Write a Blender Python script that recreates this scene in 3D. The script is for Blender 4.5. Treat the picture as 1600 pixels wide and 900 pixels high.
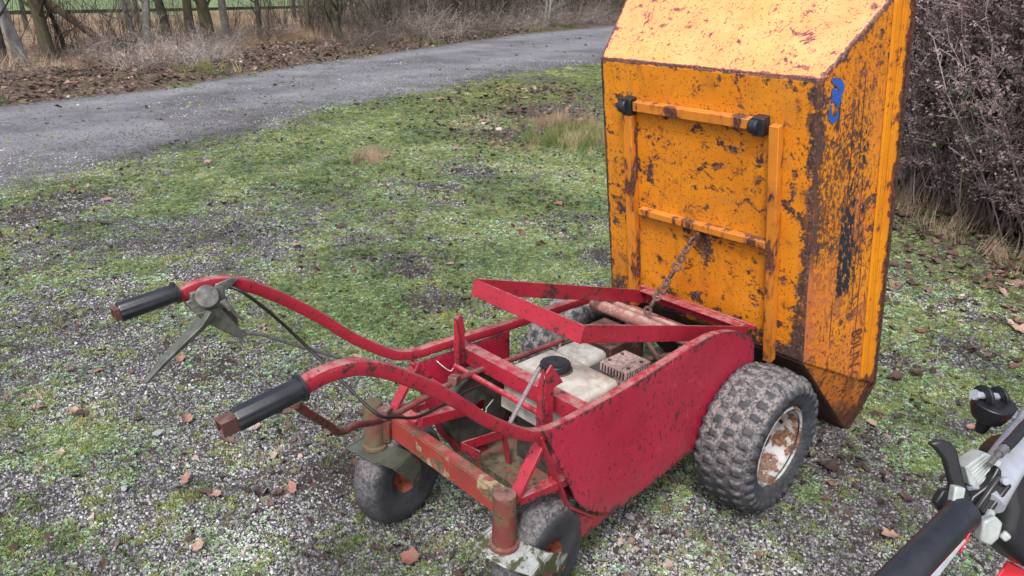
import bpy, bmesh, math, random
import numpy as np
from mathutils import Vector, Matrix, Euler
PI = math.pi
rng = np.random.default_rng(7); random.seed(7)
for o in list(bpy.data.objects): bpy.data.objects.remove(o)
SC = bpy.context.scene; COL = SC.collection

# ------------------------------------------------------------ camera, light
CAM = Vector((-1.7216, -1.1985, 1.3885)); YAW, PITCH, ROLL, F = .8161, .3833, .0176, 1171.45
fw = Vector((math.cos(PITCH)*math.cos(YAW), math.cos(PITCH)*math.sin(YAW), -math.sin(PITCH)))
rt = Vector((math.sin(YAW), -math.cos(YAW), 0)); up = rt.cross(fw)
r2 = rt*math.cos(ROLL)+up*math.sin(ROLL); u2 = up*math.cos(ROLL)-rt*math.sin(ROLL)
cd = bpy.data.cameras.new('camera'); cam = bpy.data.objects.new('camera', cd); COL.objects.link(cam)
cam.matrix_world = Matrix(((r2.x,u2.x,-fw.x,CAM.x),(r2.y,u2.y,-fw.y,CAM.y),(r2.z,u2.z,-fw.z,CAM.z),(0,0,0,1)))
cd.sensor_width = 36; cd.lens = 36*F/1600; cd.clip_start = .02; cd.clip_end = 2000
SC.camera = cam
SUN_EL, SUN_AZ = math.radians(50), math.radians(212)      # direction the light comes from (world azimuth)
w = bpy.data.worlds.new('World'); SC.world = w; w.use_nodes = True
wn = w.node_tree.nodes; sky = wn.new('ShaderNodeTexSky'); sky.sky_type = 'NISHITA'; sky.sun_disc = False
sky.sun_elevation = SUN_EL; sky.sun_rotation = math.radians(90)-SUN_AZ; sky.air_density = 1.0; sky.dust_density = 5.0; sky.ozone_density = .6
hs = wn.new('ShaderNodeHueSaturation'); hs.inputs['Saturation'].default_value = .62
w.node_tree.links.new(sky.outputs[0], hs.inputs['Color']); w.node_tree.links.new(hs.outputs[0], wn['Background'].inputs[0])
wn['Background'].inputs[1].default_value = .15
sd = bpy.data.lights.new('sun', 'SUN'); sd.energy = 1.5; sd.angle = math.radians(11); sd.color = (1, .975, .94)
so = bpy.data.objects.new('sun', sd); COL.objects.link(so)
sv = Vector((math.cos(SUN_EL)*math.cos(SUN_AZ), math.cos(SUN_EL)*math.sin(SUN_AZ), math.sin(SUN_EL)))
so.rotation_euler = sv.to_track_quat('Z', 'Y').to_euler(); so.location = (0, 0, 6)
SC.view_settings.view_transform = 'Standard'; SC.view_settings.look = 'None'; SC.view_settings.exposure = .62; SC.view_settings.gamma = 1
SC.render.engine = 'CYCLES'
SC.cycles.max_bounces = 6; SC.cycles.diffuse_bounces = 3

# ------------------------------------------------------------ node helper
class NT:
    def __init__(s, name):
        s.m = bpy.data.materials.new(name); s.m.use_nodes = True; s.t = s.m.node_tree; s.n = s.t.nodes; s.b = s.n['Principled BSDF']
        s._co = None
    def new(s, ty, **kw):
        n = s.n.new(ty)
        for k, v in kw.items(): setattr(n, k, v)
        return n
    def lk(s, a, b):
        if hasattr(a, 'links'): s.t.links.new(a, b)
        else: b.default_value = a
    def coord(s):
        if s._co is None: s._co = s.new('ShaderNodeTexCoord').outputs['Object']
        return s._co
    def world(s): return s.new('ShaderNodeNewGeometry').outputs['Position']
    def scale(s, v, sc):
        n = s.new('ShaderNodeMapping'); s.lk(v, n.inputs[0]); n.inputs['Scale'].default_value = sc; return n.outputs[0]
    def noise(s, scale, detail=4, rough=.55, vec=None, dist=0, col=False):
        n = s.new('ShaderNodeTexNoise'); s.lk(vec if vec is not None else s.coord(), n.inputs['Vector'])
        n.inputs['Scale'].default_value = scale; n.inputs['Detail'].default_value = detail; n.inputs['Roughness'].default_value = rough
        n.inputs['Distortion'].default_value = dist; return n.outputs['Color' if col else 'Fac']
    def voro(s, scale, vec=None, feature='F1', out='Distance', rnd=1):
        n = s.new('ShaderNodeTexVoronoi', feature=feature); s.lk(vec if vec is not None else s.coord(), n.inputs['Vector'])
        n.inputs['Scale'].default_value = scale; n.inputs['Randomness'].default_value = rnd; return n.outputs[out]
    def math(s, op, a, b=0.0, c=0.0, clamp=False):
        n = s.new('ShaderNodeMath', operation=op, use_clamp=clamp)
        s.lk(a, n.inputs[0]); s.lk(b, n.inputs[1]); s.lk(c, n.inputs[2]); return n.outputs[0]
    def step(s, v, lo, hi, a=0.0, b=1.0):
        n = s.new('ShaderNodeMapRange', interpolation_type='SMOOTHSTEP'); s.lk(v, n.inputs[0])
        s.lk(lo, n.inputs[1]); s.lk(hi, n.inputs[2]); n.inputs[3].default_value = a; n.inputs[4].default_value = b; return n.outputs[0]
    def mix(s, f, a, b):
        n = s.new('ShaderNodeMix', data_type='RGBA'); s.lk(f, n.inputs[0])
        s.lk(a if hasattr(a, 'links') else (*a, 1)[:4], n.inputs[6]); s.lk(b if hasattr(b, 'links') else (*b, 1)[:4], n.inputs[7]); return n.outputs[2]
    def ramp(s, v, stops):
        n = s.new('ShaderNodeValToRGB'); s.lk(v, n.inputs[0]); e = n.color_ramp.elements
        while len(e) < len(stops): e.new(.5)
        for i, (p, c) in enumerate(stops): e[i].position = p; e[i].color = (*c, 1)
        return n.outputs[0]
    def attr(s, name, ty='GEOMETRY', out='Fac'):
        n = s.new('ShaderNodeAttribute', attribute_name=name, attribute_type=ty); return n.outputs[out]
    def sep(s, v):
        n = s.new('ShaderNodeSeparateXYZ'); s.lk(v, n.inputs[0]); return n.outputs
    def bump(s, h, strength=.4, dist=.002):
        n = s.new('ShaderNodeBump'); s.lk(h, n.inputs['Height']); n.inputs['Strength'].default_value = strength; n.inputs['Distance'].default_value = dist
        s.lk(n.outputs[0], s.b.inputs['Normal'])
    def set(s, col=None, rough=None, metal=None, spec=None):
        if col is not None: s.lk(col if hasattr(col, 'links') else (*col, 1)[:4], s.b.inputs['Base Color'])
        if rough is not None: s.lk(rough, s.b.inputs['Roughness'])
        if metal is not None: s.lk(metal, s.b.inputs['Metallic'])
        if spec is not None: s.b.inputs['Specular IOR Level'].default_value = spec
        return s.m

def painted(name, base, alt, chip=.60, sc=55, clump=7, rust=(.035,.015,.012), rust2=(.16,.05,.02), rough=.38, dust=.25, dustcol=(.42,.33,.29), lichen=0, fade_sheen=None, fad=(.4,.7), coat=0, stretch=(1,1,1), edge=.004, edgek=.42, blots=0, bt=.655, speck=.6, spt=.655, mud=0, scratch=0, runs=0):
    t = NT(name); P = t.scale(t.coord(), stretch)
    n1 = t.noise(sc, 5, .6, P); n2 = t.noise(clump, 4, .6, P); n3 = t.noise(sc*3.1, 3, .6, P)
    bv = t.new('ShaderNodeBevel', samples=4); bv.inputs['Radius'].default_value = edge or .001
    vm = t.new('ShaderNodeVectorMath', operation='DOT_PRODUCT'); t.lk(bv.outputs[0], vm.inputs[0]); t.lk(t.new('ShaderNodeNewGeometry').outputs['Normal'], vm.inputs[1])
    ew = t.math('SUBTRACT', 1.0, t.step(vm.outputs['Value'], .80, .985)) if edge else 0.0
    er = t.math('ADD', t.attr('er'), t.math('MULTIPLY', ew, edgek))
    v = t.math('ADD', t.math('MULTIPLY', n1, .62), t.math('MULTIPLY', n2, .42))
    v = t.math('ADD', v, t.math('MULTIPLY', t.math('MULTIPLY', er, t.math('ADD', n3, .3)), .55))
    v = t.math('ADD', v, t.math('MULTIPLY', t.math('SUBTRACT', n3, .5), .12))
    if blots:
        bl = t.math('ADD', t.noise(blots, 4, .72, t.scale(P, (1,.8,1)), dist=.35), t.math('MULTIPLY', t.math('SUBTRACT', t.noise(5.5, 2, .5), .5), .22))
        v = t.math('MAXIMUM', v, t.math('ADD', chip-bt, bl)); fk = t.noise(88, 3, .6, P); v = t.math('MAXIMUM', v, t.math('ADD', chip-.70, fk))
    m = t.step(v, chip, chip+.018); halo = t.step(v, chip-.05, chip+.01)
    g = t.noise(2.6, 3, .6); c = t.mix(t.step(g, .3, .7), base, alt)
    c = t.mix(t.math('MULTIPLY', t.step(t.noise(16, 5, .65), .45, .75), .35), c, [x*.62 for x in base])
    if fade_sheen: c = t.mix(t.math('MULTIPLY', t.step(t.noise(9, 4, .6), *fad), .6 if fad[0] < .5 else .95), c, fade_sheen)
    c = t.mix(t.math('MULTIPLY', halo, .55), c, rust2)
    rc = t.mix(t.step(t.noise(120, 4, .7), .4, .65), rust, rust2)
    if lichen:
        rc = t.mix(t.math('MULTIPLY', t.step(t.noise(130, 3, .7), .54, .68), lichen), rc, (.24,.21,.20))
    c = t.mix(m, c, rc)
    nz = t.sep(t.new('ShaderNodeNewGeometry').outputs['Normal'])[2]
    d = t.math('MULTIPLY', t.step(nz, .55, .98), t.math('MULTIPLY', t.step(t.noise(28, 6, .7), .36, .62), dust))
    c = t.mix(d, c, dustcol)
    # fine specks
    sp = t.step(t.noise(150, 3, .6, P), spt, spt+.03); c = t.mix(t.math('MULTIPLY', sp, speck), c, rust)
    if runs:
        rn = t.math('MULTIPLY', t.step(t.noise(1, 4, .6, t.scale(t.coord(), (38,38,3.2))), .52, .68), t.step(t.noise(4, 3, .6), .42, .62)); c = t.mix(t.math('MULTIPLY', rn, runs), c, (.27,.085,.022))
        c = t.mix(t.math('MULTIPLY', t.step(t.noise(7, 5, .7, dist=.6), .50, .70), runs*.8), c, (.40,.17,.035))
    if scratch:
        for rx, sx in ((.5, (14,14,260)), (-.9, (200,14,16))):
            mp = t.new('ShaderNodeMapping'); t.lk(t.coord(), mp.inputs[0]); mp.inputs['Rotation'].default_value = (0, rx, 0); mp.inputs['Scale'].default_value = sx
            sn = t.math('MULTIPLY', t.step(t.noise(1, 2, .5, mp.outputs[0]), .70, .725), t.step(t.noise(7, 3, .6), .5, .6)); c = t.mix(t.math('MULTIPLY', sn, scratch), c, [min(1, x*1.3+.10) for x in base])
    if mud:
        oz = t.sep(t.coord())[2]; mk = t.math('MULTIPLY', t.step(t.math('ADD', oz, t.math('MULTIPLY', t.noise(9, 4, .6), .25)), .46, .24), t.step(t.noise(70, 5, .75), .42, .60)); c = t.mix(t.math('MULTIPLY', mk, mud), c, (.13,.085,.075))
    r = t.math('ADD', t.math('MULTIPLY', m, .45), t.math('ADD', t.math('MULTIPLY', d, .5), t.math('ADD', rough-.08, t.math('MULTIPLY', n1, .16))), clamp=True)
    t.bump(t.math('ADD', t.math('MULTIPLY', m, -.6), t.math('ADD', t.math('MULTIPLY', n3, .25), t.math('MULTIPLY', n2, .8))), .55, .0018)
    t.set(c, r, 0.0, .5)
    if coat: t.b.inputs['Coat Weight'].default_value = coat; t.b.inputs['Coat Roughness'].default_value = .25
    return t.m

def plain(name, c1, c2=None, rough=.6, sc=30, bump=.3, bd=.001, metal=0, dust=None, damt=.4, det=5, spec=.5, dth=(.45,.68)):
    t = NT(name); c2 = c2 or [x*.6 for x in c1]
    n = t.noise(sc, det, .65); c = t.mix(t.step(n, .35, .68), c1, c2)
    if dust: c = t.mix(t.math('MULTIPLY', t.step(t.noise(sc*.6, 6, .7, dist=.5), *dth), damt), c, dust)
    t.bump(t.noise(sc*4, 4, .6), bump, bd); return t.set(c, t.math('ADD', rough-.1, t.math('MULTIPLY', n, .2)), metal, spec)

RED = painted('red paint', (.28,.012,.027), (.39,.026,.050), chip=.636, sc=42, clump=8, rust=(.030,.012,.014), rust2=(.13,.022,.026), rough=.42, dust=.8, dustcol=(.34,.19,.175), edgek=.5, speck=.8, spt=.61, mud=.5, scratch=.5)
REDPLATE = painted('red plate paint', (.32,.011,.034), (.43,.025,.064), chip=.635, sc=60, clump=4, rust=(.04,.008,.014), rust2=(.15,.02,.03), rough=.40, dust=.1, stretch=(1,1,.5), speck=.8, spt=.615, mud=.6, scratch=.6)
REDOLD = painted('weathered orange red paint', (.33,.032,.028), (.25,.04,.032), chip=.60, fad=(.575,.62), sc=16, clump=6, rust=(.07,.06,.035), rust2=(.20,.11,.06), rough=.6, dust=.35, dustcol=(.30,.2,.17), lichen=.3, blots=24, bt=.60, fade_sheen=(.36,.31,.19), speck=.8, spt=.6)
POST = painted('dark red rusted post', (.17,.03,.028), (.10,.03,.024), chip=.55, sc=26, clump=10, rust=(.045,.035,.02), rust2=(.11,.10,.045), rough=.7, dust=.4, dustcol=(.33,.2,.18))
REDDIRT = painted('dirty engine deck red', (.30,.05,.04), (.20,.08,.055), chip=.57, sc=30, clump=8, rust=(.05,.045,.032), rust2=(.14,.11,.07), rough=.75, dust=.7, dustcol=(.20,.17,.12))
YELLOW = painted('yellow paint', (.68,.25,.014), (.56,.175,.010), chip=.640, sc=30, clump=8, rust=(.026,.016,.017), rust2=(.10,.034,.02), rough=.36, dust=.0, lichen=.75, blots=25, bt=.590, edgek=.5, speck=.9, spt=.615, runs=.5)
YELSKY = painted('upper slope yellow with painted sky sheen', (.80,.34,.11), (.78,.31,.12), chip=.650, sc=40, clump=6, rust=(.09,.028,.038), rust2=(.36,.12,.10), rough=.38, dust=.0, lichen=.3, fade_sheen=(.82,.40,.17), coat=.25, blots=26, bt=.618, speck=.9, spt=.60)  # peach base and paler patches paint in the sky reflected off this slope
YELBAR = painted('worn yellow bar paint', (.62,.22,.018), (.44,.14,.02), chip=.585, sc=20, clump=9, rust=(.04,.016,.013), rust2=(.17,.05,.022), rough=.5, dust=.1, lichen=.25, stretch=(1,1,.35), edgek=.6)
RUST = painted('rusty steel', (.075,.03,.024), (.05,.022,.02), chip=.58, sc=50, clump=12, rust=(.028,.014,.013), rust2=(.13,.06,.045), rough=.7, dust=.4, dustcol=(.22,.14,.12), edge=0)
ROD = painted('brown rod', (.15,.06,.055), (.10,.045,.04), chip=.60, sc=50, clump=12, rust=(.05,.025,.022), rust2=(.20,.09,.07), rough=.55, dust=.5, dustcol=(.34,.24,.22), edge=0)
RUSTPINK = painted('dusty pink tube', (.27,.11,.10), (.17,.08,.075), chip=.58, sc=45, clump=14, rust=(.12,.07,.06), rust2=(.4,.27,.22), rough=.75, dust=.7, dustcol=(.46,.36,.32), edge=0)
GREYMET = plain('grey cast metal', (.20,.20,.20), (.09,.09,.09), .5, 60, .3, metal=.4, dust=(.3,.29,.26))
DARKMET = plain('dark lever metal', (.12,.13,.115), (.05,.055,.05), .5, 40, .3, metal=.2, dust=(.12,.12,.09))
BLACKRUB = plain('black grip rubber', (.012,.014,.02), (.022,.024,.032), .38, 30, .2)
BLACKPL = plain('black plastic', (.010,.010,.014), (.016,.016,.02), .35, 40, .1)
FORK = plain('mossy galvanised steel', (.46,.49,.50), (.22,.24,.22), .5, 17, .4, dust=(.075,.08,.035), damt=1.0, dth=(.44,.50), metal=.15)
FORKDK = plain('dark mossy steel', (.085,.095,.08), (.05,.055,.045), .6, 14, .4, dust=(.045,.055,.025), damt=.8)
TANK = plain('dusty cream enamel', (.52,.50,.46), (.38,.35,.31), .45, 22, .2, dust=(.26,.18,.12), damt=.8, bd=.0006)
FILTER = plain('pale grey plastic cover', (.40,.40,.38), (.25,.25,.23), .5, 30, .2, dust=(.25,.2,.16))
MUFF = plain('muffler guard pink grey', (.48,.38,.35), (.26,.18,.16), .8, 110, .9, .003, dust=(.14,.08,.07), damt=.7)
ENGDK = plain('dark engine block', (.03,.03,.03), (.07,.06,.05), .7, 40, .5)
CABLE = plain('black cable', (.008,.008,.009), rough=.5)
WIRE = plain('pale wire', (.6,.6,.58), rough=.4)
SPRING = plain('grey pink cord', (.27,.21,.23), (.13,.10,.11), .6, 300, .6)
CHAIN = plain('rusty chain', (.16,.09,.075), (.06,.035,.03), .8, 90, .7, .002)
SILVER = plain('brushed silver', (.40,.43,.50), (.32,.34,.40), .3, 60, .1, metal=.25)
WHITEPL = plain('off white plastic', (.36,.40,.40), (.25,.28,.28), .4, 60, .1)
MOWRED = plain('glossy red plastic', (.72,.03,.05), (.66,.02,.04), .25, 5, .05)

def tyre_mat(name, mudamt=1.0, tread=True):
    t = NT(name); lug = t.attr('lug'); sh = t.attr('tread')
    n = t.noise(30, 6, .7, dist=.6); n2 = t.step(t.noise(120, 5, .75), .3, .7)
    rub = t.mix(t.step(t.noise(18, 5), .35, .7), (.024,.027,.036), (.045,.050,.062))
    nz = t.sep(t.new('ShaderNodeNewGeometry').outputs['Normal'])[2]
    mud = t.mix(n2, (.05,.048,.052), (.29,.265,.265))
    upn = t.step(nz, -.5, .8, .12, 1.0)
    k = t.math('MULTIPLY', t.step(t.math('ADD', n, t.math('MULTIPLY', n2, .30)), .46, .70), upn)
    k = t.math('MULTIPLY', k, t.math('ADD', .18, t.math('MULTIPLY', sh, .82)))
    k = t.math('MULTIPLY', k, t.math('SUBTRACT', 1.0, t.math('MULTIPLY', lug, .93)))
    k = t.math('MULTIPLY', k, mudamt, clamp=True)
    c = t.mix(k, rub, mud)
    t.bump(t.math('ADD', n2, n), .5, .002); return t.set(c, t.math('ADD', .55, t.math('MULTIPLY', k, .3)))
TYRE = tyre_mat('muddy knobbly tyre', 1.15); CTYRE = tyre_mat('grey caster tyre', .75)
RIM = painted('rusted white rim', (.50,.52,.54), (.36,.38,.40), chip=.545, sc=22, clump=10, rust=(.09,.045,.03), rust2=(.25,.14,.09), rough=.5, dust=.4, dustcol=(.30,.25,.21))
CRIM = painted('orange red hub', (.35,.07,.04), (.25,.06,.04), chip=.6, rough=.6)

# ------------------------------------------------------------ mesh builder
class MB:
    def __init__(s): s.v = []; s.f = []; s.a = {}
    def add(s, vs, fs):
        b = len(s.v); s.v += [tuple(v) for v in vs]; s.f += [tuple(i+b for i in f) for f in fs]; return b
    def box(s, c, d, rot=None, axes=None):
        hx, hy, hz = d[0]/2, d[1]/2, d[2]/2
        M = axes if axes is not None else (Euler(rot).to_matrix() if rot else Matrix.Identity(3))
        vs = [Vector(c)+M@Vector((x*hx, y*hy, z*hz)) for x in (-1,1) for y in (-1,1) for z in (-1,1)]
        s.add(vs, [(0,1,3,2),(4,6,7,5),(0,4,5,1),(2,3,7,6),(0,2,6,4),(1,5,7,3)]); return s
    def bar(s, a, b, wd, ht, upv=(0,0,1)):
        a, b = Vector(a), Vector(b); x = (b-a).normalized(); y = Vector(upv).cross(x).normalized(); z = x.cross(y)
        M = Matrix((x, y, z)).transposed(); return s.box((a+b)/2, ((b-a).length, wd, ht), axes=M)
    def sweep(s, pts, prof, upv=(0,0,1), radii=None, caps=True):
        pts = [Vector(p) for p in pts]; n = len(pts); k = len(prof); vs = []
        upv = Vector(upv)
        for i, p in enumerate(pts):
            t = (pts[min(i+1, n-1)]-pts[max(i-1, 0)]).normalized()
            side = upv.cross(t)
            if side.length < 1e-3: side = Vector((1,0,0)).cross(t)
            side.normalize(); u = t.cross(side); r = radii[i] if radii else 1
            vs += [p+side*(q[0]*r)+u*(q[1]*r) for q in prof]
        fs = [(i*k+j, i*k+(j+1) % k, (i+1)*k+(j+1) % k, (i+1)*k+j) for i in range(n-1) for j in range(k)]
        if caps: fs += [tuple(reversed(range(k))), tuple(range((n-1)*k, n*k))]
        s.add(vs, fs); return s
    def tube(s, pts, r, k=12, upv=(0,0,1), radii=None):
        return s.sweep(pts, [(r*math.cos(2*PI*j/k), r*math.sin(2*PI*j/k)) for j in range(k)], upv, radii)
    def rsq(s, pts, w_, h_, rr=.004, upv=(0,0,1)):
        prof = []
        for cx, cy, a0 in ((1,1,0),(-1,1,90),(-1,-1,180),(1,-1,270)):
            for a in (0,45,90): prof.append((cx*(w_/2-rr)+rr*math.cos(math.radians(a0+a)), cy*(h_/2-rr)+rr*math.sin(math.radians(a0+a))))
        return s.sweep(pts, prof, upv)
    def prism(s, poly, y0, y1, plane='xz'):
        n = len(poly)
        mk = (lambda p, t: (p[0], t, p[1])) if plane == 'xz' else ((lambda p, t: (p[0], p[1], t)) if plane == 'xy' else (lambda p, t: (t, p[0], p[1])))
        s.add([mk(p, y0) for p in poly]+[mk(p, y1) for p in poly], [tuple(range(n)), tuple(range(2*n-1, n-1, -1))]+[(i, i+n, (i+1) % n+n, (i+1) % n) for i in range(n)])
        return s
    def lathe(s, prof, c, axis='y', k=48):          # prof: (along axis, radius)
        c = Vector(c); n = len(prof); vs = []
        for j in range(k):
            a = 2*PI*j/k; ca, sa = math.cos(a), math.sin(a)
            for (h, r) in prof:
                vs.append(c+(Vector((r*ca, h, r*sa)) if axis == 'y' else Vector((r*ca, r*sa, h)) if axis == 'z' else Vector((h, r*ca, r*sa))))
        s.add(vs, [(j*n+i, j*n+i+1, ((j+1) % k)*n+i+1, ((j+1) % k)*n+i) for j in range(k) for i in range(n-1)]); return s
    def lathe_dir(s, prof, a, d, k=20):
        d = Vector(d).normalized(); M = d.to_track_quat('Z', 'Y').to_matrix(); n = len(prof); vs = []
        for j in range(k):
            t = 2*PI*j/k
            vs += [Vector(a)+M@Vector((r*math.cos(t), r*math.sin(t), h)) for (h, r) in prof]
        s.add(vs, [(j*n+i, j*n+i+1, ((j+1) % k)*n+i+1, ((j+1) % k)*n+i) for j in range(k) for i in range(n-1)]); return s
    def build(s, name, mat, parent=None, bevel=0, smooth=35, solid=0, er=None, loc=None, subsurf=0):
        me = bpy.data.meshes.new(name); off = Vector(loc) if loc else Vector((0,0,0))
        me.from_pydata([tuple(Vector(v)-off) for v in s.v] if loc else s.v, [], s.f)
        bm = bmesh.new(); bm.from_mesh(me); bmesh.ops.recalc_face_normals(bm, faces=bm.faces) if not solid else None; bm.to_mesh(me); bm.free()
        if smooth: me.shade_smooth(); me.set_sharp_from_angle(angle=math.radians(smooth))
        for k, val in s.a.items():
            at = me.attributes.new(k, 'FLOAT', 'POINT'); at.data.foreach_set('value', np.asarray(val, np.float32))
        if er is not None:
            at = me.attributes.new('er', 'FLOAT', 'POINT'); at.data.foreach_set('value', np.full(len(me.vertices), er, np.float32))
        me.materials.append(mat); o = bpy.data.objects.new(name, me); COL.objects.link(o)
        if loc: o.location = off
        if parent:
            o.parent = parent
            if not loc: o.location = -parent_world(parent)
            else: o.location = off-parent_world(parent)
        if solid: m_ = o.modifiers.new('s', 'SOLIDIFY'); m_.thickness = solid; m_.offset = 0
        if bevel: m_ = o.modifiers.new('b', 'BEVEL'); m_.width = bevel; m_.segments = 2; m_.limit_method = 'ANGLE'; m_.angle_limit = math.radians(40)
        if subsurf: m_ = o.modifiers.new('u', 'SUBSURF'); m_.levels = m_.render_levels = subsurf
        return o
def parent_world(p):
    v = Vector(p.location)
    while p.parent: p = p.parent; v += Vector(p.location)
    return v
def tag(o, label=None, cat=None, group=None, kind=None):
    if label: o['label'] = label
    if cat: o['category'] = cat
    if group: o['group'] = group
    if kind: o['kind'] = kind
    return o
def thing(name, label, cat, loc=(0,0,0), group=None):
    o = bpy.data.objects.new(name, None); COL.objects.link(o); o.location = loc; o.empty_display_size = .1
    return tag(o, label, cat, group)
def smoothpts(pts, n=8):
    P = [Vector(p) for p in pts]; P = [P[0]*2-P[1]]+P+[P[-1]*2-P[-2]]; out = []
    for i in range(1, len(P)-2):
        for j in range(n):
            t = j/n; a, b, c, d = P[i-1:i+3]
            out.append(.5*((2*b)+(c-a)*t+(2*a-5*b+4*c-d)*t*t+(3*b-a-3*c+d)*t**3))
    return out+[P[-2]]

# ------------------------------------------------------------ numpy noise, terrain, masks
_lat = rng.random((256, 256))
def vnoise(x, y, s):
    x = np.asarray(x)*s+1000.; y = np.asarray(y)*s+1000.; xi = np.floor(x).astype(int); yi = np.floor(y).astype(int); fx = x-xi; fy = y-yi
    fx = fx*fx*(3-2*fx); fy = fy*fy*(3-2*fy); g = lambda a, b: _lat[a % 256, b % 256]
    return (g(xi, yi)*(1-fx)+g(xi+1, yi)*fx)*(1-fy)+(g(xi, yi+1)*(1-fx)+g(xi+1, yi+1)*fx)*fy
def fbm(x, y, s, o=4): return sum(vnoise(x+31*i, y-17*i, s*2**i)*.5**i for i in range(o))/sum(.5**i for i in range(o))
def sst(v, a, b): t = np.clip((v-a)/(b-a), 0, 1); return t*t*(3-2*t)
NEAR = np.array([(-60,-14),(-10,2.1),(-.86,4.93),(-.19,5.13),(.7,5.51),(1.46,5.88),(2.65,6.60),(3.66,6.98),(5.08,7.5),(7.08,8.15),(9.86,8.9),(15,10.7),(30,16),(80,34)])
FAR = np.array([(-60,-10),(-10,5.6),(-.06,9.17),(.67,9.46),(1.46,9.62),(2.43,10.0),(3.88,10.98),(5.54,11.85),(7.54,12.72),(10.41,14.18),(14.53,16.27),(21.62,18.6),(40,25),(80,40)])
ynear = lambda x: np.interp(x, NEAR[:,0], NEAR[:,1]); yfar = lambda x: np.interp(x, FAR[:,0], FAR[:,1])
GRAV = [(-1.0,2.4,.6),(-1.35,1.6,.6),(-.3,2.5,.35),(-.2,3.3,.5),(-.9,1.1,.6),(-1.5,1.0,.45),(-1.3,.6,.4),(-1.1,.84,.3),(-1.02,.43,.4),(-.84,.1,.35),(-.33,3.35,.35),(-.65,3.15,.4),(-.4,-.2,.3),(-.25,-.4,.3),(-1.1,2.2,.5),(-.6,0.35,.4),(-.3,.1,.35),(.3,-.75,.25),(.5,-.45,.25)]
GREEN = [(.94,4.22,.5),(2.3,4.4,.9),(1.3,2.33,.4),(1.25,1.86,.4),(-.74,2.84,.35),(3.7,5.7,1.2),(1.09,-.37,.35),(.72,-.6,.3),(1.1,1.54,.4),(2.27,2.38,.5),(.91,2.48,.4),(0.9,4.9,.5),(1.9,5.3,.5),(1.5,.1,.5),(-.06,1.6,.4),(5.5,6.6,1.),(3.,3.4,.7)]
DARK = [(-.82,.57,.14),(-.8,1.49,.16),(.41,1.86,.12),(.25,1.43,.16),(-.78,4.25,.28),(-.45,4.45,.3),(1.6,-.42,.14),(1.29,-.26,.1),(3.6,4.2,.5),(2.1,3.4,.18),(1.6,3.1,.15),(1.35,1.3,.15),(4.6,5.3,.6)]
def blob(x, y, L, k=1.0):
    s = np.zeros_like(x, dtype=float)
    for a, b, r in L: s = np.maximum(s, np.exp(-((x-a)**2+(y-b)**2)/(r*r)*k))
    return s
HA, HB = np.array((2.55,-1.05)), np.array((6.2,3.4))        # base line of the scrub on the right
def hedge_d(x, y):
    d = HB-HA; n = np.array((d[1], -d[0]))/np.hypot(*d); return (x-HA[0])*n[0]+(y-HA[1])*n[1]      # >0 inside the scrub
def hedge_in(x, y):
    d = HB-HA; L = np.hypot(*d); d = d/L; t_ = (x-HA[0])*d[0]+(y-HA[1])*d[1]; return sst(t_, -1.5, -.5)*(1-sst(t_, L+.2, L+1.2))
def masks(x, y):
    w1 = fbm(x, y, 1.3)-.5; w2 = fbm(x+9, y+4, 6)-.5; w3 = fbm(x-3, y+14, 26, 3)-.5
    a = sst(y-ynear(x)+w1*.9+w2*.7+w3*.25, -.15, .55)*sst(yfar(x)-y+w2*.5, -.1, .1)
    far = sst(y-yfar(x)+w2*.4, -.05, .15)
    g = .50+w1*1.0+w2*.8+w3*1.1+blob(x, y, GREEN)*.36-blob(x, y, GRAV)*.46
    rc_ = np.hypot(x-CAM.x, y-CAM.y); g = g-.20*(1-sst(rc_+w1, 1.4, 2.6))
    g = g+.07-blob(x, y, DARK)*.6
    green = sst(g, .12, .85)
    dark = np.clip(blob(x, y, DARK)*(.55+1.6*sst(w2+w3, -.15, .25)*.7)+sst(-w1-w2*.8, .24, .40)*.5, 0, 1)
    hd = hedge_d(x, y)
    leaf = np.maximum(sst(hd+w2+w1*.5, -1.35, .0)*.9*hedge_in(x, y), far*(1-sst(y-yfar(x), 2.2, 4.2)))
    leaf = np.maximum(leaf, blob(x, y, [(3.1,4.2,.45),(3.6,5.0,.6),(4.7,5.6,1.0),(6.0,6.6,.9)])*np.clip(.75+w2*1.5, 0, 1)*(1-a))
    return a, far, green, dark, leaf
def height(x, y):
    a, far, green, dark, leaf = masks(x, y)
    h = (fbm(x, y, 3)-.5)*.012+(fbm(x, y, 17, 3)-.5)*.012*(1-a)
    near = np.exp(-(x**2+y**2)/2.5); h = h*(1-.6*near)
    h += far*.10*sst(y-yfar(x), 0, .8)*(.6+fbm(x, y, 1.7)*.9)
    return h - .004

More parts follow.
